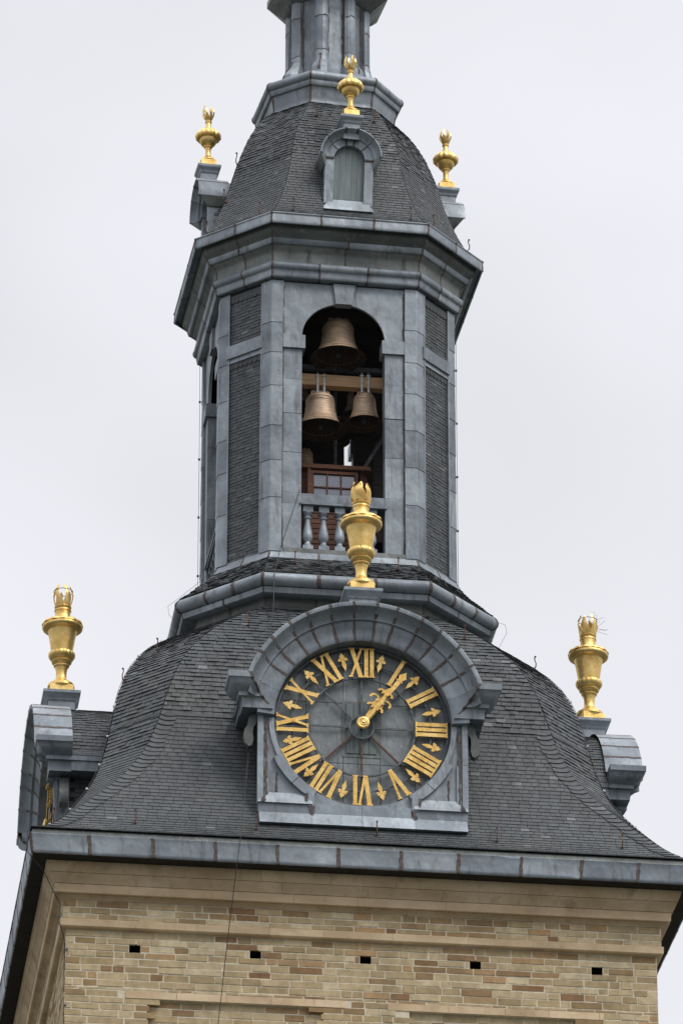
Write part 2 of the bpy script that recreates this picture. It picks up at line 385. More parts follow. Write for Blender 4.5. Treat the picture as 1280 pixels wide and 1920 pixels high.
# ================================================================ GROUND
mb = MB(); mb.add([(-1500, -1500, -35.2), (1500, -1500, -35.2), (1500, 1500, -35.2), (-1500, 1500, -35.2)], [(0, 1, 2, 3)])
g = mb.build('ground', GROUND, twist=False); g['kind'] = 'structure'

# ================================================================ TOWER
T = thing('clock_tower', 'tall square brick clock tower carrying a slate and lead octagonal belfry', 'tower', (0, 0, 0))
# ---- masonry
WH = 4.52
holes = [(-3.47, -1.645), (-1.64, -1.635), (.035, -1.63), (1.715, -1.64), (3.585, -1.65)]
HW, HH = .085, .058
panels = [(-3.27, -.60), (.70, 3.35)]
PZ = -2.44
wallm = MB(); holem = MB()
def wall_face(k, withholes):
    wallm.M = sidemat(k); d = WH-.006; wallm.add([(-4.578, -4.578, -1.23), (4.578, -4.578, -1.23), (4.578, -4.578, -.88), (-4.578, -4.578, -.88)], [(0, 1, 2, 3)])
    def q(x0, x1, z0, z1, dd=d): wallm.add([(x0, -dd, z0), (x1, -dd, z0), (x1, -dd, z1), (x0, -dd, z1)], [(0, 1, 2, 3)])
    if not withholes: q(-d, d, -35.2, -.3); return
    q(-d, d, -1.56, -.3)
    xs = [-d]
    for hx, hz in holes: xs += [hx-HW, hx+HW]
    xs.append(d)
    for a, b in zip(xs[::2], xs[1::2]): q(a, b, -1.70, -1.56)
    for hx, hz in holes:
        x0, x1, z0, z1 = hx-HW, hx+HW, -1.70, -1.56
        holem.add([(x0, -d, z0), (x1, -d, z0), (x1, -d, z1), (x0, -d, z1), (x0, -d+.6, z0), (x1, -d+.6, z0), (x1, -d+.6, z1), (x0, -d+.6, z1)],
                  [(0, 1, 5, 4), (1, 2, 6, 5), (2, 3, 7, 6), (3, 0, 4, 7), (4, 5, 6, 7)])
    q(-d, d, PZ, -1.70)
    xs = [-d]+[v for p in panels for v in p]+[d]
    for a, b in zip(xs[::2], xs[1::2]): q(a, b, -35.2, PZ)
    for a, b in panels:
        q(a, b, -35.2, PZ, d-.07)
        wallm.add([(a, -d, PZ), (b, -d, PZ), (b, -d+.07, PZ), (a, -d+.07, PZ)], [(0, 1, 2, 3)])
        for x in (a, b): wallm.add([(x, -d, -35.2), (x, -d, PZ), (x, -d+.07, PZ), (x, -d+.07, -35.2)], [(0, 1, 2, 3)])
for k in range(4): wall_face(k, k == 0)
WALL = wallm.build('masonry_wall', MORTAR, T); holem.build('putlog_recesses', DARKW, WALL, kind='stuff')  # dark colour stands in for the shade inside the mortar holes
brickstuff = MB(); nb = 0
def brick_rows(k, z_top, z_bot, face, single, skip=lambda x, z: False, x0=None, x1=None, dark=0.):
    global nb
    X0 = -face if x0 is None else x0; X1 = face if x1 is None else x1
    z = z_top
    while z > z_bot+.03:
        h = min(.112*random.uniform(.93, 1.08), z-z_bot)
        x = X0-random.uniform(0, .2) if x0 is not None or True else X0
        tone = random.gauss(0, .06)
        while x < X1:
            L = random.choice((.17, .22, .3, .36, .42, .48, .52))*random.uniform(.9, 1.1)
            a, b = max(x, X0), min(x+L, X1); x += L
            if b-a < .06:
                continue
            if skip((a+b)/2, z-h/2): continue
            segs = [(a, b)]
            for hx, hz in holes if k == 0 and face == WH else []:
                if abs(z-h/2-hz) < .10 and hz < z+.03 and hz > z-h-.03:
                    ns = []
                    for s0, s1 in segs:
                        if s1 <= hx-HW or s0 >= hx+HW: ns.append((s0, s1))
                        else:
                            if hx-HW-s0 > .04: ns.append((s0, hx-HW))
                            if s1-hx-HW > .04: ns.append((hx+HW, s1))
                    segs = ns
            for a_, b_ in segs:
                g = .0075; pr = random.uniform(-.004, .006)
                rr = min(1, max(0, random.gauss(.66, .2)+tone)) if random.random() > .18+dark else random.uniform(0, .34)
                one = single and nb < 298
                m = MB(sidemat(k)) if one else brickstuff
                m.M = sidemat(k)
                y0, y1 = -face-pr, -face+.03
                e = .004
                p = [(a_+g, y1, z-h+g), (b_-g, y1, z-h+g), (b_-g, y1, z-g), (a_+g, y1, z-g),
                     (a_+g+e, y0, z-h+g+e), (b_-g-e, y0, z-h+g+e), (b_-g-e, y0, z-g-e), (a_+g+e, y0, z-g-e)]
                p = [(q[0]+random.uniform(-.005, .005), q[1]+random.uniform(-.002, .002), q[2]+random.uniform(-.0045, .0045)) for q in p]
                m.add(p, [(4, 5, 6, 7), (0, 1, 5, 4), (1, 2, 6, 5), (2, 3, 7, 6), (3, 0, 4, 7)], rr)
                if one: m.build('brick', BRICK, WALL); nb += 1
        z -= h
inpan = lambda x, z: any(a-.02 < x < b+.02 for a, b in panels) and z < PZ+.13
lint = lambda x, z: any(a-.35 < x < b+.35 for a, b in panels) and PZ-.0 < z < PZ+.13
brick_rows(0, -1.364, PZ+.12, WH, True)
brick_rows(0, PZ+.12, -3.3, WH, True, lambda x, z: inpan(x, z) or lint(x, z))
for a, b in panels: brick_rows(0, PZ-.005, -3.3, WH-.07, False, x0=a, x1=b)
brick_rows(3, -1.364, -6.5, WH, False)
brick_rows(0, -.906, -1.22, 4.585, False); brick_rows(3, -.906, -1.22, 4.585, False)
brickstuff.build('brick_courses', BRICK, WALL, kind='stuff')
# lintel stones over the two sunk panels
for a, b in panels:
    x = a-.33
    while x < b+.3:
        L = min(random.uniform(.55, .95), b+.33-x)
        m = MB(); m.box(x+.004, x+L-.004, -WH-.006, -WH+.05, PZ+.004, PZ+.118); m.build('lintel_stone', STONE_LT, WALL); x += L
# stone cornice: two courses of cavetto, a fillet, a cove and a lower fillet
cav = [(4.86, -.392), (4.86, -.43), (4.835, -.50), (4.80, -.56), (4.77, -.61), (4.74, -.66), (4.725, -.70)]
def stones(prof, nm, n, sides=(0, 3), mat=STONE):
    nc = 4; fine = densify(prof, .05)
    for i in range(nc):
        vis = i in sides; k = n if vis else 1
        cuts = [0]+[(q+random.uniform(-.12, .12))/k for q in range(1, k)]+[1]
        for q in range(k):
            m = MB(); vs = []
            for f in (cuts[q], cuts[q+1]):
                for H, z in fine:
                    c = sq_pts(H); a, b = c[i], c[(i+1) % 4]
                    g = .0018 if f == cuts[q] and q > 0 else (-.0018 if f == cuts[q+1] and q < k-1 else 0)
                    f2 = f+g/(2*H); vs.append(Vector((a[0]+(b[0]-a[0])*f2, a[1]+(b[1]-a[1])*f2, z)))
            L = len(fine); r_ = random.random()
            m.add(vs, [(j, j+1, L+j+1, L+j) for j in range(L-1)]+[tuple(range(L-1, -1, -1)), tuple(range(L, 2*L))], r_)
            m.build(nm, mat, WALL, 30)
def solid(prof, back): return [(back, prof[0][1])]+prof+[(back, prof[-1][1])]
stones(solid([(4.86, -.392), (4.86, -.43), (4.835, -.50), (4.806, -.553)], 4.4), 'cornice_stone', 9)
stones(solid([(4.803, -.559), (4.77, -.61), (4.74, -.66), (4.727, -.70)], 4.4), 'cornice_stone', 8)
stones(solid([(4.715, -.704), (4.72, -.712), (4.712, -.838), (4.70, -.846)], 4.4), 'fillet_stone', 8, mat=STONE_LT)
stones(solid([(4.665, -.85), (4.635, -.865), (4.605, -.885), (4.592, -.905)], 4.4), 'cove_stone', 7)
stones(solid([(4.602, -1.222), (4.612, -1.232), (4.606, -1.335), (4.59, -1.35), (4.535, -1.362)], 4.4), 'fillet_stone', 9, mat=STONE_LT)
# ---- big gutter
GUT = part('gutter', T)
moulding(GUT, 'gutter_sheet', 'sq', [(5.125, -.075), (5.135, -.085), (5.125, -.12), (5.112, -.25), (5.105, -.375), (5.09, -.388), (5.07, -.384)], LEAD, 11, (0, 1, 3), sw=.026, dent=.006, smooth=50)
moulding(GUT, 'gutter_lip', 'sq', [(5.085, .015), (5.10, .0), (5.105, -.02), (5.108, -.05), (5.12, -.055), (5.125, -.078)], LEAD_BK, [4, 4, 1, 4], (0, 1, 3), seams=False)
m = MB()
for i in range(4):
    a, b = sq_pts(5.09), sq_pts(4.4); j = (i+1) % 4
    m.add([(*a[i], -.386), (*a[j], -.386), (*b[j], -.388), (*b[i], -.388)], [(0, 1, 2, 3)])
m.build('soffit', DARKW, GUT)
# ---- lower bell shaped roof
LTAB = [(.02, 5.13, 5.13), (.085, 4.95, 4.97), (.3, 4.68, 4.73), (.6, 4.404, 4.505), (1.0, 4.019, 4.294), (1.4, 3.66, 4.116), (1.8, 3.39, 3.972), (2.2, 3.208, 3.865),
        (2.6, 3.07, 3.787), (3.0, 2.965, 3.717), (3.4, 2.84, 3.637), (3.8, 2.66, 3.509), (4.2, 2.38, 3.325), (4.6, 2.0, 3.08), (4.95, 1.58, 2.78), (5.19, 1.32, 2.46)]
_L, _f = arc_table(smooth_tab(LTAB), False)
def lrng(i, s, x):
    if i in (0, 2, 6):
        z = _f(s)[0]
        if z < .58: return False
        r = 1.55 if z < 2.5 else math.sqrt(max(0, 1.72**2-(z-2.3)**2))
        return abs(x) < r-.04
    return False
ROOF, ltab = slate_roof(T, LTAB, .082, .158, (0, 1, 2, 6, 7), 'lower_roof', lambda i, s, x: i == 0 and 1.45 < _f(s)[0] < 2.6 and abs(x) > 1.6, lrng, t=lambda s: .012 if s < 3.0 else .0175, jag=lambda s: .0010 if s < 3.0 else .0055)
# doubled break course and swept hip slates
m = MB()
for i in (0, 1, 7, 2, 6):
    z, w_, H = 2.62, 3.066, 3.783
    a, b = oct_pts(w_, H)[i], oct_pts(w_, H)[(i+1) % 8]; A, B = Vector((*a, z)), Vector((*b, z)); t = (B-A).normalized(); L = (B-A).length; nrm = Vector((t.y, -t.x, 0))
    x = 0
    while x < L-.02:
        ww = min(random.uniform(.2, .32), L-x)
        if not (i in (0, 2, 6) and abs(x+ww/2-L/2) < 1.62):
            p = A+t*x; q = A+t*(x+ww-.004); l = random.uniform(.02, .03)
            m.add([p+nrm*l+Vector((0, 0, -.02)), q+nrm*l+Vector((0, 0, -.02)), q+nrm*.01+Vector((0, 0, .035)), p+nrm*.01+Vector((0, 0, .035)), p-Vector((0, 0, .02)), q-Vector((0, 0, .02))], SL_F, slate_rnd()*.7)
        x += ww
m.build('slate_break_course', SLATE, ROOF, kind='stuff')
def hips(tab, z0, z1, which, width, step, parent, lead=False):
    m = MB(); L, f = arc_table(tab, False)
    for c, side in which:       # c: corner index, side: +1 towards next corner
        s = 0; 
        while s < L:
            z, w_, H = f(s); z2, w2, H2 = f(min(s+step*1.35, L))
            s += step
            if z < z0 or z > z1: continue
            P0, P1 = oct_pts(w_, H), oct_pts(w2, H2)
            A = Vector((*P0[c], z)); A2 = Vector((*P1[c], z2))
            B = Vector((*P0[(c+side) % 8], z)); t = (B-A).normalized(); up = (A2-A).normalized(); n = t.cross(up)*(1 if side > 0 else -1); n.normalize()
            if n.dot(Vector((A.x, A.y, 0))) < 0: n = -n
            wd = width*random.uniform(.92, 1.08); l = .022+random.uniform(-.003, .004)
            dz = up*random.uniform(-.006, .006)
            # curved lower edge that sweeps up towards the hip
            lo = [A+n*l+dz+up*step*.35, A+t*wd*.35+n*l+dz-up*step*.02, A+t*wd*.7+n*l+dz-up*step*.05, A+t*wd+n*l+dz+up*step*.1]
            hi = [A2+n*.006, A2+t*wd*.35+n*.006, A2+t*wd*.7+n*.006, A2+t*wd+n*.006]
            th = -n*.013
            vs = lo+hi+[p+th for p in lo]+[hi[3]+th]
            m.add(vs, [(0, 1, 5, 4), (1, 2, 6, 5), (2, 3, 7, 6), (8, 9, 1, 0), (9, 10, 2, 1), (10, 11, 3, 2), (11, 12, 7, 3)] if side > 0 else
                  [(4, 5, 1, 0), (5, 6, 2, 1), (6, 7, 3, 2), (0, 1, 9, 8), (1, 2, 10, 9), (2, 3, 11, 10), (3, 7, 12, 11)], min(1, slate_rnd()*1.15))
    m.build('hip_slates', SLATE, parent, kind='stuff')
hips(ltab, .12, 2.6, [(0, 1), (1, -1), (2, 1), (7, -1)], .25, .088, ROOF)
# ---- cornice skirt beneath the belfry
SK = part('belfry_skirt', T)
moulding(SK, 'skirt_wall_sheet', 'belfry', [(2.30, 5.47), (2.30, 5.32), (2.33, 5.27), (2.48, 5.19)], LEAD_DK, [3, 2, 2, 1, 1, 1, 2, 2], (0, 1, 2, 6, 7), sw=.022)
roll = [(2.46, 5.79)]+[(2.525+.118*math.sin(a), 5.672+.118*math.cos(a)) for a in [math.radians(q) for q in range(-10, 171, 15)]]
moulding(SK, 'roll_sheet', 'belfry', roll, LEAD, [3, 3, 2, 1, 1, 1, 2, 3], (0, 1, 2, 6, 7), sw=.03)
moulding(SK, 'fillet_sheet', 'belfry', [(2.53, 5.553), (2.535, 5.545), (2.515, 5.455), (2.50, 5.448), (2.30, 5.468)], LEAD, [2, 2, 2, 1, 1, 1, 2, 2], (0, 1, 2, 6, 7), sw=.016)
STAB = [(5.80, wb(2.56), 2.56), (5.98, wb(2.36), 2.36), (6.16, wb(2.17), 2.17), (6.33, wb(2.02), 2.02)]
slate_roof(T, STAB, .05, .13, (0, 1, 2, 6, 7), 'skirt_roof', t=.014, jag=.007)
moulding(SK, 'apron_sheet', 'belfry', [(1.93, 6.48), (1.965, 6.475), (1.985, 6.43), (2.04, 6.325), (2.045, 6.315), (2.0, 6.31)], LEAD, [3, 2, 2, 1, 1, 1, 2, 2], (0, 1, 2, 6, 7), sw=.016)
# ---- belfry shaft
BF = part('belfry', T)
Z0, Z1 = 6.46, 11.47; PW = .20; HF = 1.98; WF = wb(HF)
cut_z = [6.46, 7.42, 8.14, 8.78, 9.47, 10.12, 10.72, 11.47]
P8 = oct_pts(WF, HF)
for c in range(8):
    A = Vector((*P8[c], 0)); nx = (Vector((*P8[(c+1) % 8], 0))-A).normalized(); pv = (Vector((*P8[c-1], 0))-A).normalized()
    inn = lambda d: Vector((-d.y, d.x, 0))      # inward for edge direction d (ccw polygon)
    cz = [z+random.uniform(-.04, .04) if 0 < i < 7 else z for i, z in enumerate(cut_z)]
    vis = c in (0, 1, 2, 7, 6, 3)
    for z0, z1 in (zip(cz[:-1], cz[1:]) if vis else [(Z0, Z1)]):
        m = MB(); ring = [A+pv*PW-inn(-pv)*-.07, A+pv*PW, A+pv*.012, A+nx*.012, A+nx*PW, A+nx*PW+inn(nx)*.07]
        vs = []
        for z, o in ((z0, 1.0035), (z1-.002, 1.0)):
            for p in ring: vs.append((p.x*o, p.y*o, z))
        m.add(vs, [(i, i+1, i+7, i+6) for i in range(5)]+[(0, 5, 4, 3, 2, 1)], random.random())
        m.build('pilaster_sheet', LEAD, BF)
# diagonal faces: slate panels and lead impost band
for i in (1, 7, 3, 5):
    A = Vector((*P8[i], 0)); B = Vector((*P8[(i+1) % 8], 0)); t = (B-A).normalized(); inw = Vector((-t.y, t.x, 0))
    A2 = A+t*PW+inw*.035; B2 = B-t*PW+inw*.035
    m = MB(); m.add([(A2.x, A2.y, Z0), (B2.x, B2.y, Z0), (B2.x, B2.y, Z1), (A2.x, A2.y, Z1)], [(0, 1, 2, 3)])
    root = m.build('slate_hung_panel', UNDER, BF)
    if i in (3, 5): continue
    m = MB()
    for z0, z1 in ((Z0+.02, 10.16), (10.47, 11.40)):
        for pts, s, x in slates(lambda s: A2+Vector((0, 0, z0+s)), lambda s: B2+Vector((0, 0, z0+s)), z1-z0, .058, .16, .010, .003): m.add(pts, SL_F, min(1, slate_rnd()*1.2)); m.r[-3:] = [.12, .3, .3]
        # scalloped top course
        n = 7; L = (B2-A2).length
        for k in range(n):
            a = A2+t*(L*k/n)-inw*.02; wd = L/n*.97; vs = [a+Vector((0, 0, z1+.03)), a+t*wd+Vector((0, 0, z1+.03))]
            arc = [a+t*(wd/2+wd/2*math.cos(q))+Vector((0, 0, z1-.07-.05*math.sin(q))) for q in [PI*j/6 for j in range(7)]]
            vv = vs+arc; r_ = slate_rnd()*.8
            nn = len(vv); m.add(vv+[p+inw*.012 for p in vv], [tuple(range(nn-1, -1, -1))]+[(j, j+nn, (j+1) % nn+nn, (j+1) % nn) for j in range(nn)], r_)
    m.build('slate_courses', SLATE, root, kind='stuff')
    # impost band
    m = MB(); a = A+t*(PW-.03)-inw*.03; b = B-t*(PW-.03)-inw*.03; c_ = b+inw*.07; d = a+inw*.07
    m.hexa([(*a.xy, 10.24), (*b.xy, 10.24), (*c_.xy, 10.24), (*d.xy, 10.24), (*a.xy, 10.47), (*b.xy, 10.47), (*c_.xy, 10.47), (*d.xy, 10.47)])
    m.build('impost_band', LEAD, BF)
    m = MB(); a = A+t*PW-inw*.004; b = B-t*PW-inw*.004
    for k in range(3):
        p, q = a+(b-a)*k/3, a+(b-a)*((k+1)/3-.01)
        m.hexa([(*p.xy, 10.15), (*q.xy, 10.15), (*(q+inw*.03).xy, 10.15), (*(p+inw*.03).xy, 10.15), (*(p+inw*.01).xy, 10.24), (*(q+inw*.01).xy, 10.24), (*(q+inw*.03).xy, 10.24), (*(p+inw*.03).xy, 10.24)])
    m.build('flashing_strip', LEAD_LT, BF)
    m = MB()    # bead beside the slates
    for e, sg in ((A+t*(PW+.004), 1), (B-t*(PW+.004), -1)):
        m.tube([(*(e-inw*.006).xy, Z0+.01), (*(e-inw*.006).xy, Z1-.02)], .011, 6)
    m.build('edge_bead', LEAD_LT, BF)
# cardinal faces with the arched bell openings
OW = .69; SPR = 10.47; RISE = .648; JD = 1.935; TH = .26
for k in range(4):
    S = sidemat(k); vis = k in (0, 3, 1)
    jc = [6.46, 7.37, 7.565, 8.3, 9.02, 9.66, 10.225]
    for sg in (-1, 1):
        for z0, z1 in (zip(jc[:-1], jc[1:]) if vis else [(6.46, 10.225)]):
            z0 += random.uniform(-.02, .02)*(z0 > 8); z1 += random.uniform(-.0, .0)
            m = MB(S); m.box(sg*(WF-PW-.004), sg*OW, -JD, -JD+TH, z0, z1-.003); m.build('jamb_sheet', LEAD, BF)
        m = MB(S); m.box(sg*(WF-PW-.004), sg*.64, -JD-.045, -JD+TH, 10.227, SPR); m.build('impost_block', LEAD, BF)
        seam = MB(S); zz = [Vector((sg*(WF-PW-.008), -JD, Z0+.1+q*.07)) for q in range(70)]; seam_strip(seam, zz, Vector((1, 0, 0)), Vector((0, -1, 0)), .012, .006, .8)
        if vis: seam.build('solder_joint', SEAM, BF, kind='stuff')
    # spandrel with arch
    m = MB(S); n = 24; vs = []
    for q in range(n+1):
        a = PI*q/n; ax, az = -OW*math.cos(a), SPR+RISE*math.sin(a)
        ox = -(WF-PW-.004)+2*(WF-PW-.004)*q/n
        vs += [(ax, -JD, az), (ox, -JD, Z1), (ax, -JD+.055, az)]
    fs = [(3*q, 3*q+3, 3*q+4, 3*q+1) for q in range(n)]+[(3*q+2, 3*q+5, 3*q+3, 3*q) for q in range(n)]
    b0 = len(vs); vs += [(-(WF-PW-.004), -JD, SPR), ((WF-PW-.004), -JD, SPR)]
    fs += [(b0, 0, 1), (3*n, b0+1, 3*n+1)]
    m.add(vs, fs, .8); m.build('arch_spandrel', LEAD, BF, 30)
    m = MB(S); m.poly([(-.133, 11.10), (.133, 11.10), (.19, Z1), (-.19, Z1)], -JD-.05, -JD+.1, .6); m.build('keystone', LEAD, BF)
    if vis:
        # balustrade
        m = MB(S); m.box(-OW, OW, -JD+.01, -JD+TH, 7.372, 7.562); rail = m.build('balustrade_rail', LEAD, BF)
        m = MB(S); m.box(-OW-.03, OW+.03, -JD-.03, -JD-.002, 7.352, 7.385); m.build('rail_moulding', LEAD, BF)
        m = MB(S); m.box(-1.06, 1.06, -JD-.04, -JD+TH, 6.455, 6.535); m.build('balustrade_base', LEAD_DK, BF)
        for q in range(5):
            m = MB(S @ Matrix.Translation((-.57+.262*q, -JD+.12, 6.535)))
            m.box(-.085, .085, -.085, .085, 0, .10); m.box(-.083, .083, -.083, .083, .715, .835)
            m.lathe([(.075, .10), (.078, .13), (.05, .155), (.045, .19), (.075, .235), (.086, .27), (.083, .33), (.062, .45), (.045, .54), (.043, .60), (.062, .615), (.064, .635), (.046, .65), (.06, .68), (.082, .70), (.082, .716)], 14)
            m.build('baluster', LEAD_LT, BF, 40)
# interior: floor, ceiling, inner boards of the diagonal walls
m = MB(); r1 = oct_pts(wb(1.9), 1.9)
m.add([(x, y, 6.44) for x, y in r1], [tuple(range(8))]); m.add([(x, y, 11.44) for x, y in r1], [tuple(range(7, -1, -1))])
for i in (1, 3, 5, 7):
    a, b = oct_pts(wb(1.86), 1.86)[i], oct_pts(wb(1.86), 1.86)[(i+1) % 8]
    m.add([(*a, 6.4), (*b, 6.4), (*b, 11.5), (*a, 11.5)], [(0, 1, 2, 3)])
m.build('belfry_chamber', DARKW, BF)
# ---- belfry cornice
CO = part('belfry_cornice', T)
vis = (0, 1, 2, 6, 7)
moulding(CO, 'fascia_sheet', 'belfry', [(2.40, 12.515), (2.445, 12.505), (2.455, 12.49), (2.45, 12.475), (2.44, 12.465), (2.446, 12.39), (2.448, 12.315), (2.44, 12.30), (2.415, 12.30), (2.41, 12.355), (2.32, 12.36)], LEAD, [3, 2, 3, 1, 1, 1, 3, 2], vis, sw=.017)
moulding(CO, 'cyma_sheet', 'belfry', [(2.32, 12.36), (2.315, 12.28), (2.295, 12.225), (2.25, 12.18), (2.225, 12.145)], LEAD_BK, [2, 2, 2, 1, 1, 1, 2, 2], vis, sw=.015)  # shade under the fascia is put into this darker lead colour
moulding(CO, 'band_sheet', 'belfry', [(2.222, 12.145), (2.225, 12.13), (2.20, 12.055), (2.19, 12.048), (2.15, 12.05)], LEAD, [2, 2, 2, 1, 1, 1, 2, 2], vis, sw=.016)
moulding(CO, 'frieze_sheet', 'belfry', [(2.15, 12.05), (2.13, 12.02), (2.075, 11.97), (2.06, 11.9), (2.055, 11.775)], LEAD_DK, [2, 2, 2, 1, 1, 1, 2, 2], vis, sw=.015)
tor = [(2.055, 11.775)]+[(2.065+.062*math.sin(a), 11.70+.075*math.cos(a)) for a in [math.radians(q) for q in range(10, 171, 20)]]
moulding(CO, 'torus_sheet', 'belfry', tor, LEAD, [3, 2, 2, 1, 1, 1, 2, 2], vis, sw=.015)
moulding(CO, 'fillet_sheet', 'belfry', [(2.075, 11.626), (2.07, 11.615), (2.055, 11.51), (2.045, 11.50), (1.90, 11.50)], LEAD, [3, 2, 2, 1, 1, 1, 2, 2], vis, sw=.014)
# ---- upper dome
DTAB = [(12.51, wb(2.42), 2.42), (12.60, 1.265, 2.30), (12.75, 1.206, 2.176), (13.0, 1.125, 2.07), (13.25, 1.06, 1.975), (13.5, 1.005, 1.892), (13.75, .962, 1.825), (14, .93, 1.765), (14.25, .90, 1.695), (14.5, .855, 1.615), (14.75, .79, 1.53), (15, .71, 1.425), (15.25, .625, 1.29), (15.42, .57, 1.15), (15.5, .55, 1.04)]
_L2, _f2 = arc_table(smooth_tab(DTAB), False)
def drng(i, s, x):
    if i in (0, 2, 6):
        z = _f2(s)[0]
        if z < 12.92 or z > 14.33: return False
        return abs(x) < (.38 if z < 13.8 else math.sqrt(max(0, .5**2-(z-13.8)**2))-.03)
    return False
DOME, dtab = slate_roof(T, DTAB, .064, .125, vis, 'upper_dome', None, drng, t=lambda s: .011 if s < 1.7 else .015, jag=lambda s: .0015 if s < 1.7 else .005)
# ---- ring under the lantern
RG = part('lantern_ring', T)
moulding(RG, 'ring_band_sheet', 'ring', [(1.10, 15.80), (1.095, 15.78), (1.06, 15.55), (1.075, 15.49), (1.09, 15.475)], LEAD, 1, vis, sw=.022)
moulding(RG, 'ring_fillet_sheet', 'ring', [(1.15, 15.90), (1.155, 15.885), (1.14, 15.81), (1.13, 15.80), (1.08, 15.80)], LEAD, 1, vis, sw=.014)
moulding(RG, 'ring_roll_sheet', 'ring', [(.6, 16.12), (.99, 16.09), (1.06, 16.095), (1.13, 16.08), (1.18, 16.045), (1.205, 16.0), (1.205, 15.955), (1.18, 15.915), (1.13, 15.895)], LEAD, 1, vis, sw=.014)
# ---- lantern shaft
LN = part('lantern', T)
LH = .66; LW = .273; LZ0, LZ1 = 16.0, 18.3
pp = oct_pts(LW, LH)
for i in range(8):
    a, b = Vector((*pp[i], 0)), Vector((*pp[(i+1) % 8], 0)); t = (b-a).normalized(); inw = Vector((-t.y, t.x, 0))
    zc = 17.1+random.uniform(-.2, .15)
    if i == 6:           # narrow dark arched light on the left face
        for x0, x1 in ((0, .33), (.67, 1)):
            p, q = a+(b-a)*x0+inw*.05, a+(b-a)*x1+inw*.05; m = MB(); m.add([(*p.xy, LZ0), (*q.xy, LZ0), (*q.xy, LZ1), (*p.xy, LZ1)], [(0, 1, 2, 3)]); m.build('shaft_sheet', LEAD, LN)
        p, q = a+(b-a)*.33+inw*.16, a+(b-a)*.67+inw*.16; m = MB(); m.add([(*p.xy, LZ0), (*q.xy, LZ0), (*q.xy, LZ1), (*p.xy, LZ1)], [(0, 1, 2, 3)]); m.build('dark_light', DARKW, LN)
        continue
    for z0, z1, o in ((LZ0, zc, .075), (zc, LZ1, .078)):
        m = MB(); p, q = a+inw*o, b+inw*o; m.add([(*p.xy, z0), (*q.xy, z0), (*q.xy, z1), (*p.xy, z1), (*(p+inw*.02).xy, z0), (*(q+inw*.02).xy, z0)], [(0, 1, 2, 3), (4, 5, 1, 0)], random.random()); m.build('shaft_sheet', LEAD, LN)
sm = MB()
for c in range(8):
    A = Vector((*pp[c], 0)); nx = (Vector((*pp[(c+1) % 8], 0))-A).normalized(); pv = (Vector((*pp[c-1], 0))-A).normalized()
    outw = A.normalized(); g = .125
    inx = Vector((-nx.y, nx.x, 0)); inp = Vector((pv.y, -pv.x, 0))
    def ring(z, e=0., ww=g): 
        # clustered pilaster: three facets with small rebates
        pts = [A+pv*ww+inp*.09, A+pv*ww+outw*e*.6, A+pv*(ww-.04)+outw*(.028+e), A+pv*.035+outw*(.034+e), A+nx*.035+outw*(.034+e), A+nx*(ww-.04)+outw*(.028+e), A+nx*ww+outw*e*.6, A+nx*ww+inx*.09]
        return [(*p.xy, z) for p in pts]
    zc = [16.80+random.uniform(-.03, .03), 17.55+random.uniform(-.12, .12)]
    for z0, z1 in ((zc[0], zc[1]), (zc[1], LZ1)):
        m = MB(); m.add(ring(z0, .003)+ring(z1), [(i, i+1, i+9, i+8) for i in range(7)], random.random()); m.build('pilaster_sheet', LEAD, LN)
    prof = [(16.1, .20, .19), (16.38, .19, .18), (16.48, .13, .165), (16.58, .05, .145), (16.68, .015, .13), (zc[0], .004, .126)]
    m = MB(); vs = []
    for z, e, ww in prof: vs += ring(z, e, ww)
    m.add(vs, [(j*8+i, j*8+i+1, (j+1)*8+i+1, (j+1)*8+i) for j in range(len(prof)-1) for i in range(7)], random.random()); m.build('pilaster_foot', LEAD_LT, LN)
    for z in (zc[0], zc[1]):
        pts = [Vector(p) for p in ring(z)[1:7]]; vs = []
        for j, p in enumerate(pts):
            zz = random.uniform(-.02, .02); h = random.uniform(.006, .014); o = outw*.006
            vs += [p+o+Vector((0, 0, zz-h)), p+o+Vector((0, 0, zz+h))]
        sm.add(vs, [(2*j, 2*j+2, 2*j+3, 2*j+1) for j in range(len(pts)-1)])
    for d, inn_ in ((pv, inp), (nx, inx)):
        zz = [Vector((*(A+d*(g+.014)+inn_*.07).xy, 16.05+q*.05)) for q in range(44)]
        seam_strip(sm, zz, d, outw, .015, .005, .7)
    zz = [Vector((*(A+outw*(.02+interp([(16.1, .20), (16.38, .19), (16.48, .13), (16.58, .05), (16.68, .015)], 16.3+q*.035))).xy, 16.3+q*.035)) for q in range(13)]
    seam_strip(sm, zz, Vector((-outw.y, outw.x, 0)), outw, .018, .006, .6)
sm.build('solder_joint', SEAM, LN, kind='stuff')
moulding(LN, 'crown_sheet', 'lantern', [(.64, 17.90), (.70, 17.91), (.74, 17.95), (.79, 18.0), (.89, 18.08), (.95, 18.14), (.99, 18.18), (.99, 18.3), (.9, 18.34)], LEAD_DK, 1, vis, seams=False)

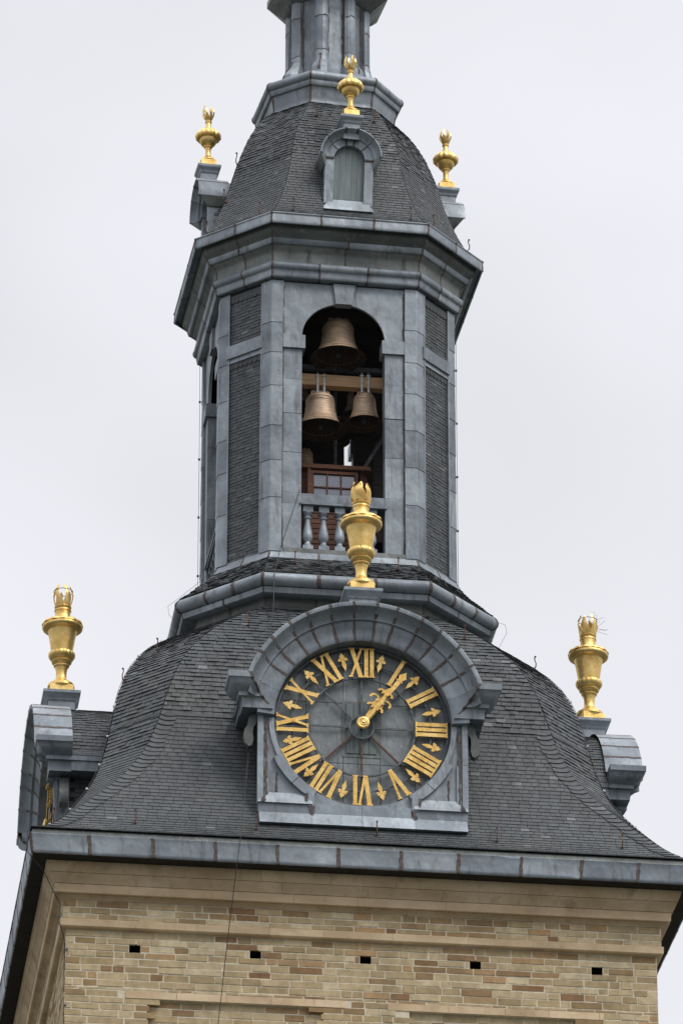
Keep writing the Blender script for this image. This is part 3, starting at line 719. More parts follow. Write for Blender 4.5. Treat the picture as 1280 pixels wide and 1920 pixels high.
# ================================================================ arched dormers
def arc_hood(parent, S, prof, c, th0, th1, nseg, name, mat, sw=.02, sub=4):
    """prof [(r, d)] swept round centre c=(0,z)"""
    sm = MB(S); fine = densify(prof, .04)
    pt = lambda th, r, d: Vector((r*math.sin(th), -d, c+r*math.cos(th)))
    cuts = [th0+(th1-th0)*(k+(random.uniform(-.12, .12) if 0 < k < nseg else 0))/nseg for k in range(nseg+1)]
    for k in range(nseg):
        m = MB(S); vs = []; L = len(fine)
        for q in range(sub+1):
            th = cuts[k]+(cuts[k+1]-cuts[k])*q/sub
            vs += [pt(th, r, d) for r, d in fine]
        m.add(vs, [(q*L+j, (q+1)*L+j, (q+1)*L+j+1, q*L+j+1) for q in range(sub) for j in range(L-1)], random.random())
        m.build(name, mat, parent, 40)
        if k: 
            th = cuts[k]; seam_strip(sm, [pt(th, r, d) for r, d in fine], Vector((math.cos(th), 0, -math.sin(th))), Vector((math.sin(th), -1, math.cos(th))), sw)
    # closed ends
    for th in (th0, th1):
        m = MB(S); m.add([pt(th, r, d) for r, d in prof], [tuple(range(len(prof)))]); m.build('hood_end', mat, parent)
    if sm.f: sm.build('solder_joint', SEAM, parent, kind='stuff')
def ring_quads(m, r0, r1, d0, d1, c, a0, a1, n=24, r=None, edges=True):
    """flat arc band between radii, angles measured clockwise from the top"""
    for q in range(n):
        t0, t1 = a0+(a1-a0)*q/n, a0+(a1-a0)*(q+1)/n
        P = lambda t, rr, d: (rr*math.sin(t), -d, c+rr*math.cos(t))
        vs = [P(t0, r0, d0), P(t1, r0, d0), P(t1, r1, d0), P(t0, r1, d0), P(t0, r0, d1), P(t1, r0, d1), P(t1, r1, d1), P(t0, r1, d1)]
        fs = [(0, 1, 2, 3), (4, 5, 1, 0), (3, 2, 6, 7)]
        if q == 0: fs.append((0, 3, 7, 4))
        if q == n-1: fs.append((1, 5, 6, 2))
        m.add(vs, fs, r if r is not None else .5)
CZ0 = 2.29; RI = 1.385; JX = 1.625; JF = 4.50
D2R = math.radians
def clock_dormer(k):
    S = sidemat(k)
    # front plate: from circle to the rectangular outline
    m = MB(S); n = 64; vs = []; zb, zt = .58, 3.1
    for q in range(n):
        a = 2*PI*q/n; dx, dz = math.sin(a), math.cos(a)
        sc = min(JX/abs(dx) if abs(dx) > 1e-6 else 9e9, ((zt-CZ0) if dz > 0 else (CZ0-zb))/abs(dz) if abs(dz) > 1e-6 else 9e9)
        sc = max(sc, RI+.005) if dz < .35 else max(RI+.1, min(sc, 1.6) if abs(dx)*sc < JX and dz > 0 else sc)
        vs += [(RI*dx, -JF, CZ0+RI*dz), (sc*dx, -JF, CZ0+sc*dz), (RI*dx, -4.29, CZ0+RI*dz)]
    m.add(vs, [(3*q, 3*((q+1) % n), 3*((q+1) % n)+1, 3*q+1) for q in range(n)]+[(3*q+2, 3*((q+1) % n)+2, 3*((q+1) % n), 3*q) for q in range(n)], .6)
    # corners of the plate
    D = m.build('clock_dormer', LEAD, T, 30)
    m = MB(S)
    for sg in (-1, 1):
        m.add([(sg*1.0, -JF+.003, .58), (sg*JX, -JF+.003, .58), (sg*JX, -JF+.003, 1.35)], [(0, 1, 2)])
    m.build('plate_corner', LEAD, D)
    # back wall of the recess
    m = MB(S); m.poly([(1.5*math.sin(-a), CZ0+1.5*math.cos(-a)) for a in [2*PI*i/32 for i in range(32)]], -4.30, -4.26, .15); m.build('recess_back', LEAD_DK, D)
    for x0, x1 in ((-1.42, -.86), (-.86, -.28), (-.28, .30), (.30, .84), (.84, 1.42)):
        zs = [.9, 1.70, 2.72, 3.7]
        zs = zs if abs(x0+x1) < 2 else [1.15, 1.70, 2.72, 3.43]
        for z0, z1 in zip(zs[:-1], zs[1:]):
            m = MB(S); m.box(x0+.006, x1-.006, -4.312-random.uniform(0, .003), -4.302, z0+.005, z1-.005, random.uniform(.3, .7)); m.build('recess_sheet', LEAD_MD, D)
    # little shutter behind the hands
    m = MB(S); z0, z1 = CZ0-.42, CZ0+.42
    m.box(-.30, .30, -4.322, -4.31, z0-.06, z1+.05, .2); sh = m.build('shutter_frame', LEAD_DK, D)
    for q in range(4):
        m = MB(S); x = -.24+.12*q; m.box(x+.004, x+.116, -4.336-.002*(q % 2), -4.32, z0, z1); m.build('shutter_board', SHUT, sh)
    # hood
    prof = [(1.93, 4.28), (1.93, 4.60), (1.935, 4.875), (1.93, 4.89), (1.91, 4.893), (1.865, 4.885), (1.85, 4.86), (1.82, 4.80), (1.77, 4.745), (1.725, 4.72), (1.70, 4.715), (1.695, 4.675), (1.68, 4.67), (1.655, 4.668), (1.60, 4.645), (1.55, 4.63), (1.47, 4.62), (1.40, 4.615), (1.383, 4.60), (1.383, 4.40)]
    arc_hood(D, S, prof, CZ0, D2R(-71), D2R(71), 13, 'hood_sheet', LEAD, .022)
    for sg in (-1, 1): arc_hood(D, S, [(1.84, 4.3), (1.84, 4.82), (1.82, 4.80), (1.77, 4.745), (1.725, 4.72), (1.70, 4.70), (1.66, 4.66), (1.60, 4.645), (1.5, 4.6)], CZ0, D2R(70.9) if sg > 0 else D2R(-80), D2R(80) if sg > 0 else D2R(-70.9), 1, 'hood_sheet', LEAD)
    # inner arch ring down to the impost soffit
    for sg in (-1, 1):
        arc_hood(D, S, [(1.66, 4.3), (1.655, 4.64), (1.60, 4.635), (1.50, 4.625), (1.40, 4.61), (1.383, 4.595), (1.383, 4.45)], CZ0, D2R(70.8) if sg > 0 else D2R(-88), D2R(88) if sg > 0 else D2R(-70.8), 1, 'arch_foot', LEAD)
        m = MB(S); pts = [Vector((sg*(x), -4.892, z)) for x, z in [(1.86+.002*j, 2.9-.02*j) for j in range(3)]]
    # impost blocks (front and return mitred) -------------------------------
    ip = [(2.126, 4.88, 2.925), (2.13, 4.884, 2.92), (2.126, 4.88, 2.83), (2.118, 4.872, 2.825), (2.10, 4.855, 2.81), (2.085, 4.84, 2.76), (2.03, 4.785, 2.70), (1.965, 4.72, 2.665), (1.95, 4.705, 2.65), (1.95, 4.705, 2.59), (1.935, 4.69, 2.585), (1.905, 4.665, 2.575), (1.89, 4.655, 2.55), (1.885, 4.65, 2.415)]
    def inner(z):   # where the front of the impost meets the arch
        r = interp([(2.41, 1.43), (2.58, 1.62), (2.66, 1.70), (2.8, 1.84), (2.93, 1.92)], z); return math.sqrt(max(.1, r*r-(z-CZ0)**2))-.03
    for sg in (-1, 1):
        m = MB(S); vs = []
        for a, d, z in ip: vs += [(sg*min(inner(z), a-.05), -d, z), (sg*a, -d, z), (sg*a, -4.30, z)]
        n_ = len(ip); fs = []
        for j in range(n_-1):
            for i in range(2): fs.append((3*j+i, 3*j+i+1, 3*j+i+4, 3*j+i+3) if sg < 0 else (3*j+i+3, 3*j+i+4, 3*j+i+1, 3*j+i))
        m.add(vs, fs, random.random())
        m.add([(sg*1.42, -4.65, 2.415), (sg*1.885, -4.65, 2.415), (sg*1.885, -4.30, 2.415), (sg*1.3, -4.30, 2.415)], [(0, 1, 2, 3)], 0)
        m.add([(sg*1.80, -4.88, 2.925), (sg*2.126, -4.88, 2.925), (sg*2.126, -4.30, 2.925), (sg*1.80, -4.30, 2.925)], [(0, 1, 2, 3)], .5)
        m.add([(sg*1.3, -4.30, 2.925), (sg*2.126, -4.30, 2.925)]+[(sg*a, -4.30, z) for a, d, z in ip[1:]]+[(sg*1.3, -4.30, 2.415)], [tuple(range(n_+2))], .3)
        im = m.build('impost', LEAD, D, 35)
        sm = MB(S); pts = [Vector((sg*(inner(z)+.01), -d, z)) for a, d, z in ip]; pts2 = []
        for p, q in zip(pts[:-1], pts[1:]): pts2 += [p, (p+q)/2]
        seam_strip(sm, pts2, Vector((1, 0, 0)), Vector((0, -1, .2)), .022, .006); sm.build('solder_joint', SEAM, im, kind='stuff')
        # eave band that runs back to the roof
        m = MB(S); m.box(sg*1.60, sg*1.90, -4.30, -3.5, 2.43, 2.60); m.box(sg*1.60, sg*1.925, -4.30, -3.5, 2.60, 2.68); m.build('eave_band', LEAD, D)
        # cheek with lead edge strip and slates
        m = MB(S); m.box(sg*1.58, sg*1.60, -4.48, -3.4, .3, 2.44, .3); ck = m.build('cheek', UNDER, D)
        m = MB(S); m.box(sg*1.595, sg*1.618, -4.49, -4.30, .4, 2.42); m.build('cheek_strip', LEAD, D)
        m = MB(S); j = 0; z = .45
        while z < 2.40:
            y = -4.30+(.08 if j % 2 else 0)
            while y < -3.45:
                m.add([(sg*1.618, y+.003, z), (sg*1.618, y+.155, z), (sg*1.603, y+.155, z+.1), (sg*1.603, y+.003, z+.1), (sg*1.600, y+.003, z), (sg*1.600, y+.155, z)], SL_F, slate_rnd()*.7); y += .158
            z += .082; j += 1
        m.build('slate_courses', SLATE, ck, kind='stuff')
        # jamb: outer raised strip, moulding, inner strip
        for x0, x1, d, r_ in ((1.635, 1.545, 4.550, .7), (1.525, 1.46, 4.535, .8)):
            for z0, z1 in ((.86, 1.66), (1.665, 2.412)):
                if x1 < 1.5 and z0 > 1.6: 
                    continue
                m = MB(S); m.box(sg*x0, sg*x1, -d, -JF+.01, z0, z1, r_+random.uniform(-.3, .2)); m.build('jamb_sheet', LEAD, D)
        m = MB(S); m.box(sg*1.545, sg*1.528, -4.525, -JF+.01, .9, 2.41, .4); m.build('jamb_groove_bead', LEAD_DK, D)
        sm = MB(S)
        seam_strip(sm, [Vector((sg*1.50, -4.537, .95+q*.035)) for q in range(38)], Vector((1, 0, 0)), Vector((0, -1, 0)), .016, .004, .7)
        # arc band round the lower quarter and the sunk triangular panel
        m = MB(S); ring_quads(m, RI-.003, 1.535, 4.56, JF, CZ0, sg*D2R(115), sg*D2R(134), 8, .75); m.build('arc_sheet', LEAD, D)
        m = MB(S); ring_quads(m, RI-.003, 1.535, 4.56, JF, CZ0, sg*D2R(134.4), sg*D2R(149), 7, .5); m.build('arc_sheet', LEAD, D)
        m = MB(S); ring_quads(m, RI-.003, 1.46, 4.535, JF, CZ0, sg*D2R(89), sg*D2R(114.5), 10, .8); m.build('arc_sheet', LEAD, D)
        # panel foot: lip, bevel and short inner upright
        m = MB(S)
        m.hexa([(sg*a, -d, z) for a, d, z in ((1.63, 4.59, .865), (.78, 4.59, .865), (.78, 4.5, .865), (1.63, 4.5, .865), (1.60, 4.57, .93), (.80, 4.57, .93), (.80, 4.5, .93), (1.60, 4.5, .93))], .9)
        m.hexa([(sg*a, -d, z) for a, d, z in ((1.53, 4.568, .93), (.88, 4.568, .93), (.88, 4.5, .93), (1.53, 4.5, .93), (1.47, 4.515, 1.06), (.90, 4.515, 1.06), (.90, 4.5, 1.06), (1.47, 4.5, 1.06))], 1)
        m.build('panel_foot', LEAD, D)
        m = MB(S); m.hexa([(sg*a, -d, z) for a, d, z in ((.86, 4.57, .84), (.755, 4.57, .84), (.755, 4.5, .84), (.86, 4.5, .84), (.86, 4.57, 1.03), (.755, 4.57, 1.10), (.755, 4.5, 1.10), (.86, 4.5, 1.03))], .6); m.build('panel_upright', LEAD, D)
        seam_strip(sm, [Vector((sg*.88, -4.574, .87+q*.03)) for q in range(7)], Vector((1, 0, 0)), Vector((0, -1, 0)), .02, .004, .7)
        seam_strip(sm, [Vector((sg*(1.56-.008*q), -4.595, .87+q*.02)) for q in range(5)], Vector((1, 0, 0)), Vector((0, -1, 0)), .025, .006, .7)
        seam_strip(sm, [Vector((sg*1.335, -4.508, 1.08+q*.03)) for q in range(12)], Vector((1, 0, 0)), Vector((0, -1, 0)), .012, .004, .7)
        seam_strip(sm, [Vector((sg*.80, -4.56, .6+q*.03)) for q in range(9)], Vector((1, 0, 0)), Vector((0, -1, 0)), .024, .012, .7)
        sm.build('solder_joint', SEAM, D, kind='stuff')
        # scroll console hanging under the impost
        m = MB(S); cx = sg*1.74
        path = [(1.645, 2.40), (1.72, 2.39), (1.765, 2.33), (1.775, 2.24), (1.80, 2.17), (1.83, 2.13), (1.845, 2.02), (1.83, 1.90), (1.76, 1.84), (1.715, 1.86), (1.69, 1.95), (1.70, 2.08), (1.69, 2.17), (1.655, 2.22), (1.64, 2.3)]
        pts = [(sg*a, b) for a, b in path]; pts = pts if sg < 0 else pts[::-1]
        m.poly(pts, -4.47, -4.33, .4); m.build('scroll_console', LEAD_BK, D, 50)
        m = MB(S)
    # apron below
    for x0, x1 in ((-1.61, -.80), (-.80, -.02), (-.02, .80), (.80, 1.61)):
        m = MB(S); m.hexa([(x0+.002, -4.665, .50), (x1-.002, -4.665, .50), (x1-.002, -4.5, .50), (x0+.002, -4.5, .50), (x0+.002, -4.552, .72), (x1-.002, -4.552, .72), (x1-.002, -4.5, .72), (x0+.002, -4.5, .72)]); m.build('apron_sheet', LEAD_LT, D)
    for x0, x1 in ((-.75, -.02), (-.02, .75)):
        m = MB(S); m.box(x0+.002, x1-.002, -4.548, -4.5, .715, .90); m.build('apron_sheet', LEAD_LT, D)
    for x0, x1 in ((-1.62, -.76), (.76, 1.62)):
        m = MB(S); m.box(x0, x1, -4.556, -4.5, .715, .866, .2); m.build('apron_sheet', LEAD, D)
    # slated vault behind the hood
    m = MB(S); st = MB(S); Rv = 1.885; a_end = D2R(77)
    n = 20; vs = []
    for q in range(n+1):
        th = -a_end+2*a_end*q/n
        vs += [(1.86*math.sin(th), -4.30, CZ0+1.86*math.cos(th)), (1.86*math.sin(th), -2.7, CZ0+1.86*math.cos(th))]
    m.add(vs, [(2*q, 2*q+2, 2*q+3, 2*q+1) for q in range(n)]); V = m.build('vault_roof', UNDER, D)
    rows = int(2*a_end*Rv/2/.078)
    for sg in (-1, 1):
        for j in range(rows):
            t0 = a_end-j*.078/Rv; t1 = max(t0-.078*1.3/Rv, 0)
            y = -4.29-(.08 if j % 2 else 0)
            while y < -2.85:
                wd = .158*random.uniform(.9, 1.1); l = random.uniform(.010, .02)
                y0 = max(y, -4.29)
                P = lambda t, r, yy: (sg*r*math.sin(t), yy, CZ0+r*math.cos(t))
                if y+wd-y0 > .03:
                    v = [P(t0, 1.86+l+.004, y0+.003), P(t0, 1.86+l+.004, y+wd-.003), P(t1, 1.866, y+wd-.003), P(t1, 1.866, y0+.003), P(t0, 1.86+l-.012, y0+.003), P(t0, 1.86+l-.012, y+wd-.003)]
                    st.add(v, SL_F, slate_rnd())
                y += wd
    st.build('slate_courses', SLATE, V, kind='stuff')
    # flatter foot of the vault roof over the eave band
    m = MB(S)
    for sg in (-1, 1):
        for j in range(3):
            y = -4.29
            while y < -3.5:
                x0 = 1.93-.05*j
                m.add([(sg*(x0+.0), y+.003, 2.69+.055*j), (sg*(x0), y+.155, 2.69+.055*j), (sg*(x0-.10), y+.155, 2.79+.055*j), (sg*(x0-.10), y+.003, 2.79+.055*j), (sg*(x0-.01), y+.003, 2.678+.055*j), (sg*(x0-.01), y+.155, 2.678+.055*j)], SL_F, slate_rnd()); y += .158
    m.build('eave_slates', SLATE, V, kind='stuff')
    m = MB(S)
    for q in range(3): m.box(-.07, .07, -4.05+.42*q, -4.05+.42*q+.41, CZ0+1.868, CZ0+1.90)
    m.build('ridge_sheet', LEAD_LT, V)
    # urn pedestal
    m = MB(S @ Matrix.Translation((0, -4.36, 0)))
    for (h0, z0), (h1, z1) in zip([(.215, 4.0), (.215, 4.40), (.235, 4.42), (.245, 4.45), (.28, 4.50), (.30, 4.52), (.305, 4.53)], [(.215, 4.40), (.235, 4.42), (.245, 4.45), (.28, 4.50), (.30, 4.52), (.305, 4.53), (.305, 4.575)]):
        vs = [(a*h0, b*h0, z0) for a, b in ((-1, -1), (1, -1), (1, 1), (-1, 1))]+[(a*h1, b*h1, z1) for a, b in ((-1, -1), (1, -1), (1, 1), (-1, 1))]
        m.add(vs, [(0, 1, 5, 4), (1, 2, 6, 5), (2, 3, 7, 6), (3, 0, 4, 7)], .6)
    m.add([(a*.305, b*.305, 4.575) for a, b in ((-1, -1), (1, -1), (1, 1), (-1, 1))], [(0, 1, 2, 3)])
    m.build('urn_pedestal', LEAD, D)
for k in (0, 1, 3): clock_dormer(k)

DC = 13.81
def small_dormer(k):
    S = sidemat(k)
    m = MB(S)
    D = part('lucarne', T)
    for sg in (-1, 1):
        m = MB(S); m.box(sg*.26, sg*.41, -2.12, -1.80, 12.93, DC-.01, .8); m.build('jamb_sheet', LEAD, D)
    m = MB(S); ring_quads(m, .26, .42, 2.12, 1.9, DC, D2R(-90), D2R(90), 24, .7); m.build('arch_band', LEAD, D, 30)
    prof = [(.52, 1.78), (.525, 2.29), (.52, 2.305), (.50, 2.305), (.49, 2.29), (.465, 2.23), (.42, 2.19), (.395, 2.18), (.39, 2.15), (.355, 2.14), (.262, 2.135), (.258, 2.12)]
    arc_hood(D, S, prof, DC, D2R(-90), D2R(-12), 2, 'hood_sheet', LEAD, .010, 8)
    arc_hood(D, S, prof, DC, D2R(12), D2R(90), 2, 'hood_sheet', LEAD, .010, 8)
    arc_hood(D, S, prof, DC, D2R(-12), D2R(12), 1, 'hood_sheet', LEAD, .010, 6)
    sm = MB(S)
    for th in (D2R(-12), D2R(12)):
        seam_strip(sm, [Vector((r*math.sin(th), -d, DC+r*math.cos(th))) for r, d in densify(prof[1:], .03)], Vector((math.cos(th), 0, -math.sin(th))), Vector((0, -1, .3)), .018, .005)
    for sg in (-1, 1):
        seam_strip(sm, [Vector((sg*(.265+.02*q), -2.125, DC)) for q in range(8)], Vector((0, 0, 1)), Vector((0, -1, 0)), .014, .016)
        # flared tail of the hood
        m = MB(S); m.hexa([(sg*.41, -2.14, 13.64), (sg*.44, -2.14, 13.66), (sg*.44, -1.75, 13.66), (sg*.41, -1.75, 13.64), (sg*.40, -2.18, DC), (sg*.522, -2.29, DC), (sg*.522, -1.75, DC), (sg*.40, -1.75, DC)]); m.build('hood_tail', LEAD_DK, D)
        m = MB(S); m.box(sg*.395, sg*.40, -2.10, -1.75, 12.85, DC); ck = m.build('cheek', UNDER, D)
        m = MB(S)
        for j in range(12):
            y = -2.02+(.06 if j % 2 else 0)
            while y < -1.75: m.add([(sg*.418, y, 12.9+.074*j), (sg*.418, y+.13, 12.9+.074*j), (sg*.404, y+.13, 12.99+.074*j), (sg*.404, y, 12.99+.074*j), (sg*.402, y, 12.9+.074*j), (sg*.402, y+.13, 12.9+.074*j)], SL_F, slate_rnd()); y += .134
        m.build('slate_courses', SLATE, ck, kind='stuff')
    sm.build('solder_joint', SEAM, D, kind='stuff')
    m = MB(S); m.hexa([(-.415, -2.19, 12.83), (.415, -2.19, 12.83), (.415, -1.9, 12.83), (-.415, -1.9, 12.83), (-.30, -2.08, 13.03), (.30, -2.08, 13.03), (.30, -1.9, 13.03), (-.30, -1.9, 13.03)], 1); m.build('sill', LEAD_LT, D)
    m = MB(S); m.hexa([(-.42, -2.215, 12.77), (.42, -2.215, 12.77), (.42, -1.9, 12.77), (-.42, -1.9, 12.77), (-.415, -2.192, 12.832), (.415, -2.192, 12.832), (.415, -1.9, 12.832), (-.415, -1.9, 12.832)], 1); m.build('sill_flashing', LEAD_LT, D)
    for q in range(5):
        x0, x1 = -.26+.104*q, -.26+.104*(q+1); zt = [DC+math.sqrt(max(0, .258**2-x*x)) for x in (x0, (x0+x1)/2, x1)]
        m = MB(S); m.poly([(x0+.002, 13.02), (x1-.002, 13.02), (x1-.002, zt[2]), ((x0+x1)/2, zt[1]), (x0+.002, zt[0])], -2.045-.003*(q % 2), -2.0); m.build('shutter_board', SHUT, D)
    # small vault to the dome
    m = MB(S); st = MB(S)
    for q in range(12):
        t0, t1 = D2R(-80+q*13.33), D2R(-80+(q+1)*13.33)
        m.add([(.49*math.sin(t0), -1.8, DC+.49*math.cos(t0)), (.49*math.sin(t1), -1.8, DC+.49*math.cos(t1)), (.49*math.sin(t1), -1.3, DC+.49*math.cos(t1)), (.49*math.sin(t0), -1.3, DC+.49*math.cos(t0))], [(0, 1, 2, 3)])
    m.build('vault_roof', LEAD_DK, D)
    m = MB(S @ Matrix.Translation((0, -2.08, 0)))
    lv = [(.14, 14.15), (.14, 14.44), (.155, 14.46), (.165, 14.50), (.195, 14.545), (.20, 14.56), (.20, 14.60)]
    for (h0, z0), (h1, z1) in zip(lv[:-1], lv[1:]):
        vs = [(a*h0, b*h0, z0) for a, b in ((-1, -1), (1, -1), (1, 1), (-1, 1))]+[(a*h1, b*h1, z1) for a, b in ((-1, -1), (1, -1), (1, 1), (-1, 1))]
        m.add(vs, [(0, 1, 5, 4), (1, 2, 6, 5), (2, 3, 7, 6), (3, 0, 4, 7)], .6)
    m.add([(a*.20, b*.20, 14.60) for a, b in ((-1, -1), (1, -1), (1, 1), (-1, 1))], [(0, 1, 2, 3)])
    m.build('urn_pedestal', LEAD, D)
for k in (0, 1, 3): small_dormer(k)

# ---- roof hooks and cable clips
def hook(base, outv, h=.2):
    b = Vector(base); o = Vector(outv).normalized(); m = MB()
    pts = [b, b+o*h*.25-Vector((0, 0, h*.08)), b+o*h*.42+Vector((0, 0, h*.12)), b+o*h*.45+Vector((0, 0, h*.4)), b+o*h*.36+Vector((0, 0, h*.62)), b+o*h*.3+Vector((0, 0, h*.85)), b+o*h*.38+Vector((0, 0, h))]
    m.tube(pts, .0095, 6); m.tube([pts[-1]-o*.012, pts[-1]+o*.012], .016, 6); m.box(b.x-.03, b.x+.03, b.y-.03, b.y+.03, b.z-.01, b.z+.004)
    m.build('roof_hook', RUST, T, 50)
def onface(tab, z, i, f):
    for a, b in zip(tab[:-1], tab[1:]):
        if a[0] <= z <= b[0]:
            k = (z-a[0])/(b[0]-a[0]); w_, H = a[1]+(b[1]-a[1])*k, a[2]+(b[2]-a[2])*k
            P = oct_pts(w_, H); A, B = P[i], P[(i+1) % 8]; p = (A[0]+(B[0]-A[0])*f, A[1]+(B[1]-A[1])*f)
            nn = Vector((B[1]-A[1], -(B[0]-A[0]), 0)).normalized(); return (p[0], p[1], z), nn
for tab, z, i, f in ((dtab, 12.66, 0, .12), (dtab, 12.66, 0, .92), (dtab, 12.6, 7, .83), (dtab, 12.6, 7, .08), (dtab, 12.6, 6, .8), (dtab, 12.6, 1, .12), (dtab, 12.62, 1, .85), (dtab, 15.0, 0, .16), (dtab, 15.0, 0, .86),
                     (dtab, 13.4, 7, .02), (dtab, 14.2, 7, .02), (ltab, .35, 0, .12), (ltab, .35, 0, .32), (ltab, .35, 0, .52), (ltab, .35, 0, .72), (ltab, .35, 0, .93),
                     (ltab, 4.55, 0, .10), (ltab, 4.5, 0, .93), (ltab, 4.3, 1, .7), (ltab, 4.2, 7, .35), (ltab, 3.6, 7, .05), (ltab, .3, 7, .5)):
    b, nn = onface(tab, z, i, f); hook(b, nn, .2)
for x in (-.82, .86): hook((x, -2.22, 6.13), (0, -1, 0), .18)
for p_ in ((-3.98, -.6, 2.9), ): pass

# ================================================================ CLOCKS
def make_clock(label):
    C = thing('tower_clock', label, 'clock', (0, -4.42, CZ0+.005), 0, 'open skeleton clock faces on the dormers')
    def ringt(r, w_, t, name, mat, y=0.):
        m = MB(); n = 72
        for q in range(n):
            a0, a1 = 2*PI*q/n, 2*PI*(q+1)/n; P = lambda a, rr, yy: (rr*math.sin(a), yy, rr*math.cos(a))
            r0, r1 = r-w_/2, r+w_/2
            m.add([P(a0, r0, y), P(a1, r0, y), P(a1, r1, y), P(a0, r1, y), P(a0, r0, y+t), P(a1, r0, y+t), P(a1, r1, y+t), P(a0, r1, y+t)], [(0, 1, 2, 3), (7, 6, 5, 4), (4, 5, 1, 0), (3, 2, 6, 7)], .5)
        return m.build(name, mat, C, twist=False)
    ringt(.835, .03, .03, 'inner_ring', IRON, .012); ringt(1.345, .03, .03, 'outer_ring', IRON, .012); ringt(1.09, .022, .02, 'middle_ring', IRON, .03); ringt(.19, .035, .03, 'hub_ring', IRON, .02)
    for a in range(0, 360, 45):
        t = D2R(a); m = MB(); m.bar((.19*math.sin(t), .05, .19*math.cos(t)), (1.34*math.sin(t), .05, 1.34*math.cos(t)), .03, .018, .5, (0, 1, 0))
        m.build('spoke', RUST if a in (135, 180, 225) else IRON, C, twist=False)
    def strokes(m, h, polys):
        t = D2R(30*h); y = 0.
        for p in polys:
            pts = [(u*math.cos(t)+v*math.sin(t), -u*math.sin(t)+v*math.cos(t)) for u, v in p]
            m.poly(pts, -.004-y, .014, .5); y += .0013
    R0, R1 = .835, 1.335
    W = {'I': .088, 'V': .215, 'X': .225}
    def q4(u0, v0, u1, v1, w_):     # slanted stroke with horizontal ends
        return [(u0-w_/2, v0), (u0+w_/2, v0), (u1+w_/2, v1), (u1-w_/2, v1)]
    def serif(u, v, w_, up): 
        return [(u-w_/2, v), (u+w_/2, v), (u+w_/2*.75, v+up), (u-w_/2*.75, v+up)] if up > 0 else [(u-w_/2*.75, v+up), (u+w_/2*.75, v+up), (u+w_/2, v), (u-w_/2, v)]
    for h, s in enumerate(['XII', 'I', 'II', 'III', 'IIII', 'V', 'VI', 'VII', 'VIII', 'IX', 'X', 'XI']):
        tot = sum(W[c] for c in s); u = -tot/2; P = []
        for c in s:
            wd = W[c]; m_ = u+wd/2
            if c == 'I': P += [q4(m_, R0, m_, R1, .061), serif(m_, R0, .094, .03), serif(m_, R1, .094, -.03)]
            if c == 'V': P += [q4(m_-.008, R0, m_-.075, R1, .068), q4(m_+.004, R0+.01, m_+.085, R1, .038), serif(m_-.078, R1, .105, -.03), serif(m_+.083, R1, .075, -.03), serif(m_-.003, R0, .07, .03)]
            if c == 'X': P += [q4(m_+.075, R0, m_-.075, R1, .068), q4(m_-.08, R0, m_+.08, R1, .037), serif(m_+.075, R0, .1, .03), serif(m_-.08, R0, .075, .03), serif(m_-.075, R1, .1, -.03), serif(m_+.08, R1, .075, -.03)]
            u += wd
        m = MB(); strokes(m, h, P); m.build('numeral', GOLD_L, C, twist=False)
        # spearhead ornament between the hours
        def circ(u, v, r_, n=8): return [(u+r_*math.cos(2*PI*i/n), v+r_*math.sin(2*PI*i/n)) for i in range(n)]
        O = [[(0, .96), (.035, 1.06), (.02, 1.145), (-.02, 1.145), (-.035, 1.06)], circ(0, 1.15, .03), [(-.016, 1.16), (.016, 1.16), (.042, 1.215), (0, 1.275), (-.042, 1.215)],
             circ(-.045, 1.165, .026), circ(.045, 1.165, .026), [(-.065, 1.14), (-.045, 1.13), (-.01, 1.15), (-.012, 1.17)], [(.045, 1.13), (.065, 1.14), (.012, 1.17), (.01, 1.15)], circ(-.062, 1.148, .016), circ(.062, 1.148, .016)]
        m = MB(); strokes(m, h+.5, O); m.build('spear_ornament', GOLD_L, C, twist=False)
    def hand(name, ang, polys, y0):
        m = MB(); t = D2R(ang); y = 0
        for p in polys:
            pts = [(u*math.cos(t)+v*math.sin(t), -u*math.sin(t)+v*math.cos(t)) for u, v in p]
            m.poly(pts, y0-y, y0+.012, .5); y += .0013
        m.build(name, GOLD_L, C, twist=False)
    def curl(u, v, r_, sg, n=10, a0=-.5, a1=4.2, w_=.024):
        P = []
        for i in range(n):
            t0, t1 = a0+(a1-a0)*i/n, a0+(a1-a0)*(i+1)/n; rr0, rr1 = r_*(1-.5*i/n), r_*(1-.5*(i+1)/n)
            p = [(u+sg*(rr0+w_)*math.cos(t0), v+(rr0+w_)*math.sin(t0)), (u+sg*(rr1+w_)*math.cos(t1), v+(rr1+w_)*math.sin(t1)), (u+sg*(rr1-w_*.3)*math.cos(t1), v+(rr1-w_*.3)*math.sin(t1)), (u+sg*(rr0-w_*.3)*math.cos(t0), v+(rr0-w_*.3)*math.sin(t0))]
            P.append(p if sg > 0 else p[::-1])
        return P
    hour = [[(-.028, 0), (.028, 0), (.045, .30), (-.045, .30)], [(-.045, .28), (.045, .28), (.07, .42), (.03, .55), (-.03, .55), (-.07, .42)], [(-.025, .52), (.025, .52), (.02, .66), (-.02, .66)],
            [(-.018, .62), (.018, .62), (.05, .69), (0, .79), (-.05, .69)]]+curl(-.075, .50, .055, -1)+curl(.075, .50, .055, 1)+curl(-.06, .34, .03, -1)+curl(.06, .34, .03, 1)+curl(-.055, .63, .028, -1)+curl(.055, .63, .028, 1)
    hand('hour_hand', 34.5, [[(u*1.3, v*.98) for u, v in p] for p in hour], -.09)
    minute = [[(-.02, -.02), (.02, -.02), (.026, .5), (-.026, .5)], [(-.022, .49), (.022, .49), (.03, .98), (-.03, .98)], [(-.022, .97), (.022, .97), (.052, 1.05), (0, 1.15), (-.052, 1.05)], [(-.045, .955), (.045, .955), (.045, .975), (-.045, .975)]]
